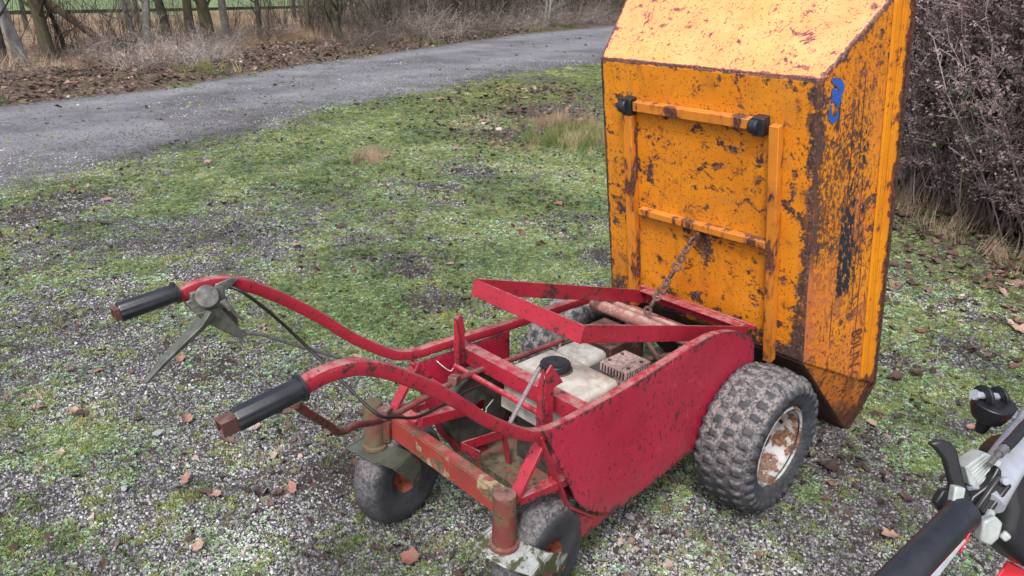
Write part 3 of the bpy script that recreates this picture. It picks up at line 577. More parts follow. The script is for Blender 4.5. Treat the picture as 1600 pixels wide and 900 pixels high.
# braces to the caster beam
for sy in (-1, 1):
    b = MB(); b.bar((-.712,sy*.232,.478), (-.800,sy*.232,.352), .010, .030, (0,1,0)); b.build('brace', RED, cart, bevel=.0015, er=.1)
    b = MB(); b.bar((-.79,sy*.232,.352), (-.625,sy*.240,.335), .030, .020); b.build('lower_arm', RED, cart, bevel=.0015, er=.15)
b = MB(); b.bar((-.805,.10,.40), (-.66,.10,.375), .026, .028); b.box((-.80,.135,.392),(.03,.06,.012)); b.build('rod_bracket', RED, cart, bevel=.002, er=.1)
# caster beam (angle iron)
b = MB(); b.box((-.800,0,.316), (.005,.462,.058)); b.box((-.788,0,.3475), (.026,.462,.004)); b.build('caster_beam', REDOLD, cart, bevel=.001)
# cross members
b = MB(); b.box((-.590,0,.474), (.006,.458,.040)); b.box((-.575,0,.4955), (.036,.458,.004)); b.build('cross_beam', RED, cart, bevel=.001, er=.05)
b = MB(); b.box((-.30,0,.215), (.03,.44,.03)); b.box((-.08,0,.32), (.03,.46,.03)); b.box((.12,0,.40), (.03,.46,.03)); b.build('cross_beam', RED, cart, bevel=.002, er=.3)
b = MB().tube([(-.632,.172,.462), (-.632,-.165,.462)], .0075); b.build('thin_rod', RED, cart)
for sy, x0 in ((1,-.612), (-1,-.640)):
    y = sy*.176; b = MB()
    b.prism([(x0-.02,.425),(x0+.014,.425),(x0+.014,.545),(x0+.044,.548) if sy < 0 else (x0+.018,.548),(x0+.004,.605),(x0-.012,.590),(x0-.018,.52)], y-.003, y+.003)
    b.prism([(y-.0,.425),(y-sy*.018,.425),(y-sy*.018,.55),(y-sy*.004,.600),(y,.600)], x0-.020, x0-.016, plane='yz')
    b.build('latch_post', RED, cart, bevel=.001, er=.05)
b = MB().tube(smoothpts([(-.646,-.150,.592),(-.668,-.150,.565),(-.700,-.151,.528),(-.738,-.152,.482)], 6), .0052, 10); b.build('pull_cord', SPRING, cart)
b = MB().tube(smoothpts([(-.600,.10,.352),(-.606,.10,.344),(-.598,.10,.336),(-.587,.10,.340),(-.585,.10,.350),(-.575,.10,.356),(-.562,.10,.366)], 5), .0016, 6); b.build('wire_hook', WIRE, cart)
b = MB().tube(smoothpts([(-.66,.215,.47),(-.65,.20,.455),(-.632,.19,.44),(-.625,.18,.46),(-.615,.19,.43)], 5), .0014, 6); b.build('tie_wire', WIRE, cart)
# inner guard, pulley
b = MB(); b.lathe([(-.004,.02),(-.004,.098),(.030,.102),(.030,.108),(-.010,.108),(-.010,.02)], (-.590,.13,.345), k=40); b.build('belt_pulley', ENGDK, cart)
b = MB(); b.prism([(-.72,.42),(-.66,.25),(-.60,.16),(-.50,.10),(-.40,.09),(-.40,.13),(-.49,.145),(-.57,.20),(-.62,.28),(-.67,.42)], .15, .222); b.build('belt_guard', REDPLATE, cart, bevel=.002)
b = MB(); b.box((-.600,-.06,.410), (.004,.17,.030)); b.build('pale_plate', FILTER, cart, bevel=.001)
# engine deck
b = MB(); b.box((-.45,.03,.17), (.34,.36,.006)); b.box((-.618,.03,.185),(.005,.30,.03)); b.build('engine_deck', REDDIRT, cart, bevel=.001, er=.2)
b = MB(); b.bar((-.690,.078,.285), (-.560,.060,.278), .005, .028); b.bar((-.690,.078,.285), (-.680,.015,.285), .005, .028); b.bar((-.560,.06,.278), (-.54,.06,.176), .02, .005, (1,0,0)); b.build('deck_bracket', RED, cart, bevel=.001, er=.05)
# engine
eng = MB(); eng.box((-.40,-.03,.25), (.20,.20,.14)); eng.box((-.30,-.03,.36), (.12,.14,.14))
for k in range(7): eng.box((-.27,-.03,.31+.013*k), (.15,.15,.004))
eng.lathe([(-.03,.0),(-.03,.06),(.03,.06),(.03,0)], (-.40,.12,.27)); E_ = eng.build('engine', ENGDK, cart, bevel=.002)
def sub(o, p): o.parent = p; o.location = -parent_world(p); return o
b = MB(); b.lathe([(.02,.0),(.02,.07),(.0,.088),(-.045,.088),(-.05,.08)], (-.50,-.135,.27), k=40); sub(b.build('recoil_cover', RED, None), E_)
b = MB(); b.box((-.482,-.066,.426), (.182,.245,.115)); o = b.build('fuel_tank', TANK, None, bevel=.018); o.modifiers['b'].segments = 6; sub(o, E_)
b = MB(); b.box((-.482,-.066,.412), (.192,.255,.006)); o = b.build('tank_seam', FILTER, None, bevel=.003); sub(o, E_)
b = MB(); b.lathe([(0,0),(0,.036),(-.002,.038),(-.018,.038),(-.022,.034),(-.032,.030)][::-1], (-.476,-.040,.503), 'z', 40); b.lathe([(.0,.0),(.003,.012),(.0,.03)], (-.476,-.040,.504), 'z', 24)
for k in range(22): a = 2*PI*k/22; b.box((-.476+.038*math.cos(a),-.040+.038*math.sin(a),.494), (.003,.004,.014), rot=(0,0,a))
sub(b.build('fuel_cap', BLACKPL, None), E_)
b = MB(); b.lathe([(0,.0),(0,.040),(-.001,.046)], (-.476,-.040,.4845), 'z', 30); sub(b.build('cap_rust_ring', RUST, None), E_)
b = MB(); b.box((-.292,.035,.425), (.105,.118,.055)); o = b.build('air_filter', FILTER, None, bevel=.020); o.modifiers['b'].segments = 5; sub(o, E_)
b = MB(); b.box((-.292,.035,.388), (.10,.112,.04)); o = b.build('filter_base', ENGDK, None, bevel=.006); sub(o, E_)
b = MB(); b.lathe([(0,0),(.0,.012),(-.008,.013)], (-.292,.04,.458), 'z', 16); sub(b.build('filter_knob', FILTER, None), E_)
b = MB(); b.box((-.262,-.098,.452), (.105,.090,.005))
for k in range(10):
    u = -.310+.0105*k; b.box((u,-.1415,.438), (.0055,.003,.026)); b.box((u,-.0545,.438), (.0055,.003,.026))
for k in range(9):
    u = -.139+.0103*k; b.box((-.3135,u,.438), (.003,.0055,.026)); b.box((-.2105,u,.438), (.003,.0055,.026))
b.box((-.262,-.098,.420), (.105,.088,.010)); sub(b.build('muffler_guard', MUFF, None, bevel=.001), E_)
b = MB(); b.box((-.262,-.098,.432), (.09,.075,.03)); sub(b.build('muffler', ENGDK, None, bevel=.004), E_)
b = MB(); b.tube([(-.36,.055,.40),(-.30,.11,.46),(-.20,.12,.47)], .004); b.tube([(-.30,.075,.49),(-.20,.02,.475),(-.12,-.02,.46)], .007); b.lathe([(0,0),(0,.014),(.02,.014),(.02,.009),(.035,.009),(.035,0)], (-.305,.09,.475), 'x', 12); b.build('gear_linkage', GREYMET, cart)
b = MB(); b.tube([(-.18,-.17,.43),(-.05,.02,.44)], .008); b.bar((-.20,-.05,.41),(-.02,-.18,.44), .02, .012); b.box((-.10,.10,.36),(.16,.16,.12)); b.box((-.05,-.14,.34),(.12,.06,.12)); b.build('gearbox', RUST, cart, bevel=.004)
b = MB(); b.box((-.385,-.085,.40), (.05,.16,.05)); b.box((-.335,.0,.375), (.05,.26,.03)); b.lathe([(0,.0),(0,.03),(.05,.03),(.05,0)], (-.23,.06,.36), 'z', 20); sub(b.build('engine_shroud', ENGDK, None, bevel=.004), E_)
b = MB(); b.tube(smoothpts([(-.39,.045,.45),(-.37,.075,.46),(-.35,.10,.43),(-.34,.10,.38)], 5), .004); sub(b.build('fuel_line', CABLE, None), E_)
for bx, by in ((-.235,-.13),(-.29,-.13),(-.235,-.065),(-.29,-.065)): sub(MB().lathe([(0,0),(0,.005),(.003,.005),(.004,0)][::-1], (bx,by,.4555), 'z', 6).build('bolt', RUST, None), E_)
for q_ in (((-.25,.16,.40), (-.02,.10,.40)), ((-.22,-.19,.40),(.02,-.10,.42)), ((.02,-.16,.42),(.12,-.19,.42))): MB().bar(*q_, .022, .024).build('gear_rod', RUST, cart, bevel=.002)
# tipping frame (flat bars)
b = MB(); b.box((-.552,0,.658), (.006,.384,.044), rot=(0,.30,0))
for sy in (-1, 1): b.bar((-.549,sy*.189,.659), (.200,sy*.189,.428), .006, .044)
b.build('tip_frame', RED, cart, bevel=.001, er=.06)
b = MB(); b.box((.195,0,.440), (.006,.376,.034)); b.box((.178,0,.4575), (.034,.376,.004)); b.build('front_angle', RED, cart, bevel=.001, er=.06)
b = MB(); b.box((.202,0,.455), (.012,.43,.012)); b.build('front_angle', RED, cart, bevel=.001, er=.06)
b = MB(); b.tube([(-.02,.232,.452),(-.02,-.232,.452)], .019, 20); b.tube([(.045,.232,.440),(.045,-.232,.440)], .013, 16); b.build('pivot_tube', RUSTPINK, cart)
b = MB(); b.tube([(.045,-.32,.209),(.045,.32,.209)], .016, 16); b.tube([(.045,-.235,.209),(.045,-.20,.209)], .04, 16); b.tube([(.045,.235,.209),(.045,.20,.209)], .04, 16); b.box((0,-.215,.30),(.04,.012,.16)); b.box((0,.215,.30),(.04,.012,.16)); b.build('axle', RUST, cart)
# wheels
def spline(pts, n):
    P = np.array(pts, float); d = np.r_[0, np.cumsum(np.hypot(*np.diff(P, axis=0).T))]; t_ = np.linspace(0, d[-1], n)
    out = np.stack([np.interp(t_, d, P[:,0]), np.interp(t_, d, P[:,1])], -1)
    for _ in range(3): out[1:-1] = (out[:-2]+2*out[1:-1]+out[2:])/4
    return out, t_/d[-1]
def tyre(name, c, R, W, rr, lugs, parent, mat, k=300, n=84):
    prof = [(-W*.36,rr-.004),(-W*.44,rr+.008),(-W*.50,(R+rr)/2+.0),(-W*.485,R-.042*R/.236),(-W*.43,R-.022*R/.236),(-W*.33,R-.011*R/.236),(0,R-.006*R/.236)]
    prof = prof+[(-a, b_) for a, b_ in prof[:-1][::-1]]
    if not lugs: prof = [(-W*.36,rr-.004),(-W*.46,rr+.012),(-W*.50,(R+rr)/2+.008),(-W*.46,R-.022),(-W*.34,R-.008),(-W*.15,R-.001),(0,R)]; prof += [(-a, b_) for a, b_ in prof[:-1][::-1]]
    P, t_ = spline(prof, n); nrm = np.gradient(P, axis=0); nrm = np.stack([nrm[:,1], -nrm[:,0]], -1); nrm /= -np.hypot(*nrm.T)[:,None]
    if nrm[n//2,1] < 0: nrm = -nrm
    th = np.linspace(0, 2*PI, k, endpoint=False); V = np.zeros((k, n, 3)); lug = np.zeros((k, n)); tr = np.zeros((k, n))
    v = P[:,0]/(W/2); tr[:] = sst(P[:,1], R*.80, R*.92)[None]
    if lugs:
        s_ = (t_-.5)*2; rows = 15; width = .78
        for j in range(n):
            u = s_[j]/.66
            if abs(u) > 1.08: continue
            row = int(np.floor((u+1.0833)/2.1666*5.5)); fr = (u+1.0833)/2.1666*5.5-row
            a = th/(2*PI)*32+(row % 2)*.5; fa = a-np.floor(a)
            edge = 1 if abs(u) < .8 else 1
            m = sst(fa, .24, .29)*(1-sst(fa, .71, .76))*sst(fr, .16, .25)*(1-sst(fr, .74, .83))*edge
            kk = (np.floor(a).astype(int)*7+row*13) % 29; lug[:, j] = m*(.72+.28*np.sin(kk*1.7)**2)
    else:
        for j in range(n): lug[:, j] = (1 if abs(v[j]) < .7 else 0)*(.5+.5*np.sign(np.sin(v[j]*32)))*.35
    jit = np.random.default_rng(3).normal(0, .0006, (k, n))*(1 if lugs else .4)
    H = (.0068 if lugs else .0018)*lug+jit
    # slight flattening where the tyre carries weight
    for i in range(k):
        r_ = P[:,1]+nrm[:,1]*H[i]; y_ = P[:,0]+nrm[:,0]*H[i]; V[i,:,0] = r_*math.cos(th[i]); V[i,:,2] = r_*math.sin(th[i]); V[i,:,1] = y_
    mb = MB(); mb.add((V.reshape(-1,3)+np.array(c)).tolist(), [(i*n+j, i*n+j+1, ((i+1) % k)*n+j+1, ((i+1) % k)*n+j) for i in range(k) for j in range(n-1)])
    mb.a = dict(lug=lug.ravel(), tread=tr.ravel()); o = mb.build(name, mat, None, smooth=60); o.parent = parent; o.location = -parent_world(parent); return o
def big_wheel(sy):
    c = (.045, sy*.350, .209); w_ = tyre('wheel', (0,0,0), .210, .176, .119, True, cart, TYRE); w_.location = c
    b = MB(); p = [(.070,.109),(.075,.115),(.071,.122),(.063,.120),(.058,.114),(.045,.108),(.010,.104),(-.010,.098),(-.016,.085),(-.018,.055),(-.010,.050),(-.008,.030),(.012,.028),(.012,.0)]
    b.lathe([(sy*a, r) for a, r in p], c, k=56); b.lathe([(-sy*.075,.122),(-sy*.05,.112),(-sy*.018,.1)], c, k=40)
    o = b.build('rim', RIM, None, er=.08, smooth=50); o.parent = w_; o.location = -Vector(c)
    b = MB()
    for k_ in range(4):
        a = PI/4+k_*PI/2; b.lathe([(sy*.012-sy*.018,.008),(sy*.012-sy*.008,.008),(sy*.012-sy*.008,0)], (.045+.040*math.cos(a), sy*.350, .209+.040*math.sin(a)), k=6)
    b.lathe([(sy*.0,.024),(sy*.03,.020),(sy*.034,.0)], c, k=24); o = b.build('hub', RUST, None, bevel=.001); o.parent = w_; o.location = -Vector(c)
    b = MB().tube([(.107, sy*.354, .256), (.103, sy*.390, .249)], .0048, 10); o = b.build('valve', BLACKPL, None); o.parent = w_; o.location = -Vector(c)
big_wheel(-1); big_wheel(1)
def caster(sy, swing, TL):
    px, py = -.840, sy*.250; cr = cart
    R = Matrix.Rotation(swing, 3, 'Z'); tr_ = lambda x, y, z: tuple(Vector((px, py, 0))+R@Vector((x, y, z)))
    def put(mb, name, mat, **k):
        o = mb.build(name, mat, None, **k); o.parent = cr; o.location = -parent_world(cr); return o
    b = MB(); b.lathe([(.268,.0),(.268,.033),(.276,.033),(.279,.0262),(.395,.0258),(.400,.024),(.401,.0)], (px, py, 0), 'z', 32); put(b, 'swivel_post', POST if sy < 0 else MOSSPOST)
    b = MB(); b.bar((px, py, .33), (px+.035, py-sy*.018, .33), .03, .10); put(b, 'post_weld', POST, bevel=.003)
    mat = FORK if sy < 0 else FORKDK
    # fork: flat crown, shoulders bent down to the axle on both sides
    W = .056
    mb = MB(); th = .0045
    def plate4(q):
        q = [Vector(p) for p in q]; n_ = (q[1]-q[0]).cross(q[3]-q[0]).normalized()*th
        mb.add([tr_(*p) for p in q]+[tr_(*(p-n_)) for p in q], [(0,1,2,3),(7,6,5,4),(0,4,5,1),(1,5,6,2),(2,6,7,3),(3,7,4,0)])
    plate4([(-.050,-W*.95,.266),(.034,-W*.95,.268),(.034,W*.95,.268),(-.050,W*.95,.266)])
    for s_ in (-1, 1):
        a0, a1 = (-.050, s_*W*.95, .266), (.034, s_*W*.95, .268); s0, s1 = (-.010, s_*.074, .232), (.060, s_*.074, .246); b0, b1 = (TL-.030, s_*.073, .160), (TL+.010, s_*.071, .190); c0_, c1_ = (TL-.014, s_*.064, .128), (TL+.016, s_*.064, .142)
        for q in ([a0, a1, s1, s0], [s0, s1, b1, b0], [b0, b1, c1_, c0_]): plate4(q[::-1] if s_ > 0 else q)
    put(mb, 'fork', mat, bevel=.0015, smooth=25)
    wc = Vector(tr_(TL, 0, .147)); w_ = tyre('caster_wheel', (0,0,0), .147, .092, .056, False, cart, CTYRE, 120, 60); w_.location = wc; w_.rotation_euler = (0, 0, swing)
    b = MB(); b.lathe([(-.034,.054),(-.030,.050),(-.018,.040),(-.015,.022),(-.040,.020),(-.040,0)], (0,0,0), k=32); b.lathe([(.034,.054),(.030,.050),(.018,.040),(.015,.022),(.040,.020),(.040,0)], (0,0,0), k=32)
    o = b.build('hub', CRIM, None); o.parent = w_; o.location = (0,0,0)
    b = MB().tube([(0,-.075,0),(0,.075,0)], .007, 6); o = b.build('axle_bolt', RUST, None); o.parent = w_; o.location = (0,0,0)
caster(-1, .17, .132); caster(1, .17, .082)

# ============================================================ the tipped skip
TS = Vector((.085, 0, 1.19)); DN = Vector((.2102, 0, -.9777)); NN = Vector((.9777, 0, .2102))
def SP(s, y, D): return TS+DN*s+NN*D+Vector((0, y, 0))
skip = thing('tipping_skip', 'big yellow steel skip tipped upright on the red chassis, paint chipped and rusty', 'skip', tuple(SP(.84, 0, .3)))
def seg_d(P, a, b):
    ab = b-a; t_ = np.clip(((P-a)@ab)/(ab@ab), 0, 1); return np.linalg.norm(P-(a+t_[:,None]*ab), axis=1)
def quadpanel(name, c, mat, n=60, m=60, edges=((0,1),(1,2),(2,3),(3,0)), w_=.02, k=1.0, th=.004, dent=.002, parent=None, extra=None):
    c = [np.array(p, float) for p in c]; u = np.linspace(0, 1, n)[:,None,None]; v = np.linspace(0, 1, m)[None,:,None]
    P = (c[0]*(1-u)*(1-v)+c[1]*u*(1-v)+c[2]*u*v+c[3]*(1-u)*v).reshape(-1, 3)
    nrm = np.cross(c[1]-c[0], c[3]-c[0]); nrm /= np.linalg.norm(nrm)
    er = np.zeros(len(P))
    for a, b_ in edges: er = np.maximum(er, np.clip(1-seg_d(P, c[a], c[b_])/w_, 0, 1)*k)
    if extra is not None: er = np.maximum(er, extra(P))
    P0 = P.copy(); ins = np.minimum(1, np.minimum.reduce([seg_d(P, c[a], c[(a+1) % 4]) for a in range(4)])/.06)
    P = P+nrm*(dent*ins*(fbm(P[:,1]*1.0+3, P[:,2], 7, 3)-.5)*2)[:,None]
    mb = MB(); mb.add(P.tolist(), [(i*m+j, (i+1)*m+j, (i+1)*m+j+1, i*m+j+1) for i in range(n-1) for j in range(m-1)])
    q = (P0-np.array(TS)); mb.a = dict(er=er, ps=q@np.array(DN), pd=q@np.array(NN))
    o = mb.build(name, mat, parent or skip, smooth=40, solid=th); return o
SB = .84; DR = .285; YT, YB = .346, .350; D1 = .225
sT = lambda D: -.655*D
sB = lambda D: SB+1.43*D
quadpanel('base_plate', [SP(0,YT,0), SP(SB,.380,0), SP(SB,-YB,0), SP(0,-YT,0)], YELLOW, 90, 70, w_=.007, k=.7, dent=.003, extra=lambda P: np.clip(1-np.abs(P[:,1]+YT)/.034, 0, 1)**.7*.55+np.exp(-((P[:,1]-.0)**2+(P[:,2]-.66)**2)/.003)*.35+np.clip(1-(P[:,2]-.38)/.10, 0, 1)*.4)
quadpanel('top_wall', [SP(sT(DR),.420,DR), SP(0,YT,0), SP(0,-YT,0), SP(sT(DR),-.420,DR)], YELSKY, 50, 70, edges=((1,2),(2,3),(0,1)), w_=.008, k=.8)
# side walls with their own worn decals
def side_material(name):
    m = YELLOW.copy(); m.name = name; t = NT.__new__(NT); t.m = m; t.t = m.node_tree; t.n = t.t.nodes; t.b = t.n['Principled BSDF']; t._co = None
    src = t.b.inputs['Base Color'].links[0].from_socket
    ps, pd = t.attr('ps'), t.attr('pd')
    cv = t.new('ShaderNodeCombineXYZ'); t.lk(t.math('MULTIPLY', ps, .22), cv.inputs[0]); t.lk(pd, cv.inputs[1]); P = cv.outputs[0]
    cv2 = t.new('ShaderNodeCombineXYZ'); t.lk(t.math('MULTIPLY', ps, .5), cv2.inputs[0]); t.lk(pd, cv2.inputs[1]); P2 = cv2.outputs[0]
    spk = t.noise(110, 5, .75, P2); big = t.noise(9, 3, .6, P2)
    def band(lo, hi, v, sft=.01): return t.math('MULTIPLY', t.step(v, lo-sft, lo+sft), t.math('SUBTRACT', 1.0, t.step(v, hi-sft, hi+sft)))
    c = src
    # general peeling flecks, dense in the middle band
    dense = t.math('MULTIPLY', band(.10, .66, ps, .10), t.math('SUBTRACT', 1.0, t.step(pd, .16, .21)))
    fl = t.step(t.math('ADD', spk, t.math('ADD', t.math('MULTIPLY', dense, .085), t.math('MULTIPLY', t.math('SUBTRACT', big, .5), .25))), .565, .59)
    c = t.mix(t.math('MULTIPLY', fl, .9), c, t.mix(t.step(t.noise(60, 3, .6, P2), .45, .6), (.10,.035,.02), (.05,.045,.04)))
    c = t.mix(t.math('MULTIPLY', t.step(t.math('ADD', t.noise(5, 3, .6, P2), t.math('MULTIPLY', t.step(ps, .4, .9), .14)), .48, .66), .7), c, (.55,.16,.035))
    fl2 = t.step(t.math('ADD', t.noise(85, 4, .7, P2), t.math('MULTIPLY', t.step(ps, .5, 1.1), .06)), .60, .625); c = t.mix(t.math('MULTIPLY', fl2, .85), c, (.09,.028,.018))
    # lengthwise scratches
    sc1 = t.step(t.noise(60, 3, .5, t.scale(P, (.35,1,1))), .63, .655); sc2 = t.math('MULTIPLY', sc1, t.step(t.noise(7, 3, .6, P2), .42, .58))
    c = t.mix(sc2, c, (.045,.018,.02))
    # remains of the black strip
    lo_, hi_ = .100, .150
    bl = t.math('MULTIPLY', band(.33, .66, ps, .012), band(lo_, hi_, pd, .002)); wearb = t.step(t.math('ADD', t.noise(75, 5, .7, P2), t.math('MULTIPLY', t.step(ps, .30, .48), .10)), .525, .56)
    c = t.mix(t.math('MULTIPLY', bl, wearb), c, (.016,.020,.032))
    bl = t.math('MULTIPLY', band(.14, .62, ps, .02), band(.110, .185, pd, .006)); wearb = t.step(t.noise(58, 5, .72, P2), .53, .56)
    c = t.mix(t.math('MULTIPLY', bl, wearb), c, (.02,.024,.034))
    bl = t.math('MULTIPLY', band(.04, .15, ps, .01), band(.060, .070, pd, .002)); c = t.mix(t.math('MULTIPLY', bl, .9), c, (.03,.02,.035))
    for p0, a0, a1 in ((.148,.02,.26),(.118,.08,.40),(.166,.30,.72),(.190,.55,1.05),(.09,.66,.80)):
        wob = t.math('ADD', p0-.006, t.math('MULTIPLY', t.noise(7, 2, .5, P), .012)); ln = t.math('LESS_THAN', t.math('ABSOLUTE', t.math('SUBTRACT', pd, wob)), .0016); c = t.mix(t.math('MULTIPLY', ln, band(a0, a1, ps, .01)), c, (.05,.018,.02))
    # rusty lower corner
    lo = t.step(t.math('ADD', t.math('SUBTRACT', ps, t.math('MULTIPLY', pd, .35)), t.math('MULTIPLY', t.noise(35, 5, .7, P2), .25)), 1.14, 1.22)
    c = t.mix(lo, c, t.mix(t.noise(50, 4, .6), (.04,.02,.018), (.16,.06,.03)))
    t.lk(c, t.b.inputs['Base Color']); return m
YSIDE = side_material('scratched yellow side paint')
YRIM = painted('rim band yellow paint', (.68,.25,.008), (.60,.20,.010), chip=.635, sc=34, clump=8, rust=(.07,.02,.012), rust2=(.24,.07,.02), rough=.32, dust=0)
LIP = painted('rusty rim edge', (.075,.028,.026), (.045,.02,.022), chip=.57, sc=60, rust=(.022,.012,.012), rust2=(.12,.045,.03), rough=.7, dust=.15)
for sy in (-1, 1):
    y = lambda D, s_=0: sy*(.345+.27*D)
    f = (lambda L: L if sy < 0 else L[::-1])
    ra, rb = 1.055, 1.285
    pts = [SP(0,sy*YT,0), SP(SB,sy*(YB if sy < 0 else .38),0), SP(.84+.215*D1/DR+.0,sy*.427,D1), SP(sT(D1),sy*.403,D1)]
    quadpanel('side_wall', pts, YSIDE, 110, 40, edges=((0,1),(3,0)), w_=.022, k=.75, extra=lambda P: np.clip(1-np.abs(((P-np.array(TS))@np.array(NN)))/.035, 0, 1)*.5)
    for k_, (da, ya, db, yb) in enumerate(((D1,.403,.234,.410),(.234,.410,.254,.413),(.254,.413,.258,.418),(.258,.418,DR,.423))):
        e0 = lambda D: .84+.215*D/DR
        quadpanel('rim_band', [SP(sT(da),sy*ya,da), SP(e0(da),sy*(ya+.024),da), SP(e0(db),sy*(yb+.024),db), SP(sT(db),sy*yb,db)], YRIM, 60, 5, edges=(), dent=0, th=.003, extra=(lambda P: np.clip(1-np.abs(((P-np.array(TS))@np.array(NN))-DR)/.02, 0, 1)*.5+np.clip((((P-np.array(TS))@np.array(DN))-.99)/.06, 0, 1)*.7))
    # chamfered discharge corner
    quadpanel('corner_gusset', [SP(SB,sy*(YB-.001),0.001), SP(1.055,sy*.440,DR), SP(1.17,sy*.408,DR), SP(1.28,sy*.372,DR)], YSIDE, 40, 40, edges=((1,2),(2,3)), w_=.03, k=.8)
    b = MB(); b.rsq([SP(-.187,sy*.424,DR+.004), SP(1.05,sy*.447,DR+.004), SP(1.17,sy*.414,DR+.004), SP(1.285,sy*.378,DR+.004)], .013, .012, .003, upv=NN); b.build('rim_edge', LIP, skip, smooth=40, er=.4)
quadpanel('discharge_wall', [SP(SB,.38,0), SP(1.28,.372,DR), SP(1.28,-.372,DR), SP(SB,-YB,0)], LIP, 40, 40, edges=((0,1),(2,3)), w_=.03)
for s_, y_ in ((1.285,.378),(-.190,.424)): MB().rsq([SP(s_,y_,DR+.004), SP(s_,-y_,DR+.004)], .013, .012, .003, upv=NN).build('rim_edge', LIP, skip, smooth=40, er=.4)
# bracket frame on the base
def fbar(s0, y0, s1, y1, wd, ht, mat, nm, er=.3, D0=0, er2=None):
    return MB().bar(SP(s0,y0,-ht/2-.003+D0), SP(s1,y1,-ht/2-.003+D0), wd, ht, tuple(NN)).build(nm, mat, skip, bevel=.002, er=er)
fbar(.155,.236,.84,.262,.034,.028,YELBAR,'frame_bar',.05); fbar(.120,-.245,.86,-.250,.028,.028,YELBAR,'frame_bar',.06)
fbar(.125,.212,.125,-.180,.028,.028,YELBAR,'frame_bar',.06)
fbar(.470,.215,.470,-.232,.022,.026,YELBAR,'frame_bar',.10)
for y0 in (.236, -.200):
    b = MB(); d = Vector((0,-1,0)); b.lathe_dir([(0,0),(0,.017),(.004,.021),(.024,.021),(.028,.018),(.028,.0)], SP(.128, y0+.026, -.026), d, 24); b.box(SP(.128,y0,-.016), (.034,.036,.05), axes=Matrix((NN, Vector((0,1,0)), DN)).transposed())
    b.build('rubber_buffer', BLACKRUB, skip, bevel=.003)
# lettering and paint marks on the near side
def yside(D, s=0): return -(.346+.2533*D+D/.225*.024*max(0, s))
def text_part(body, s0, D0, size, mat, nm, flip=1, shear=0):
    cu = bpy.data.curves.new(nm, 'FONT'); cu.body = body; cu.size = size; cu.extrude = .0004; cu.offset = .0006; cu.shear = shear
    tmp = bpy.data.objects.new('tmp', cu); COL.objects.link(tmp); bpy.context.view_layer.update()
    me = bpy.data.meshes.new_from_object(tmp.evaluated_get(bpy.context.evaluated_depsgraph_get())); bpy.data.objects.remove(tmp)
    for v in me.vertices:
        x, y, z = v.co; D = D0+y; p = SP(s0+x, yside(D, s0+x)-.0045-z, D) ; v.co = p-parent_world(skip)
    me.materials.clear(); me.materials.append(mat); o = bpy.data.objects.new(nm, me); COL.objects.link(o); o.parent = skip; return o
BLUE = painted('blue paint mark', (.015,.085,.36), (.02,.10,.42), chip=.66, sc=60, rough=.4, dust=0)
STENCIL = painted('dark stencil', (.05,.018,.016), (.07,.03,.02), chip=.62, sc=60, rust=(.5,.2,.02), rust2=(.4,.12,.02), rough=.6, dust=0)
text_part('80LIN OX', .80, .174, .056, STENCIL, 'stencil_lettering')
b = MB()
def stroke(pts, r):
    pts = smoothpts([Vector((s_, D, 0)) for s_, D in pts], 6); n = len(pts); vs = []
    for i, p in enumerate(pts):
        t_ = (pts[min(i+1,n-1)]-pts[max(i-1,0)]).normalized(); q = Vector((-t_.y, t_.x, 0))*r*math.sin(PI*(.12+.76*i/(n-1)))
        for s_ in (-1, 1): a = p+q*s_; vs.append(SP(a.x, yside(a.y, a.x)-.0048, a.y))
    b.add(vs, [(2*i, 2*i+1, 2*i+3, 2*i+2) for i in range(n-1)])
stroke([(.004,.030),(.014,.044),(.026,.060),(.042,.066),(.052,.064)], .010); stroke([(.030,.034),(.044,.044),(.058,.058),(.070,.062)], .011); stroke([(.060,.032),(.056,.044),(.066,.056),(.084,.058)], .009); stroke([(.070,.034),(.088,.032),(.104,.036),(.112,.046),(.106,.056),(.092,.058)], .007)
stroke([(.004,.034),(.012,.042),(.010,.052)], .006)
b.build('blue_mark', BLUE, skip, smooth=0, solid=.0006)
# ============================================================ the chain
ch = MB(); A_, B_ = Vector((-.012,.032,.478)), Vector((.142,-.008,.700)); nL = 10; d = (B_-A_)/nL; dn_ = d.normalized(); s0 = dn_.cross(Vector((0,1,0))).normalized(); s1 = dn_.cross(s0)
for i in range(nL):
    c_ = A_+d*(i+.5)+Vector((0,0,-.010*math.sin(PI*(i+.5)/nL))); side = s0 if i % 2 else s1; side = (side*.8+(s1 if i % 2 else s0)*.35*math.sin(i*1.7)).normalized(); L = d.length*.72; wd = .0105; pts = []
    for k in range(17):
        a = 2*PI*k/16; pts.append(c_+side*wd*math.cos(a)+dn_*(L*.5*(abs(math.sin(a))**.6*(1 if math.sin(a) > 0 else -1))+.0))
    ch.tube(pts, .0050, 8, upv=tuple(side.cross(dn_)))
c_ = ch.build('chain', CHAIN, None); tag(c_, 'short rusty steel chain running from the red frame up to the yellow skip', 'chain')
# ring lug the chain hangs from
MB().box(SP(.50,-.008,-.018), (.03,.012,.03), axes=Matrix((NN, Vector((0,1,0)), DN)).transposed()).build('chain_lug', RUST, skip, bevel=.003)

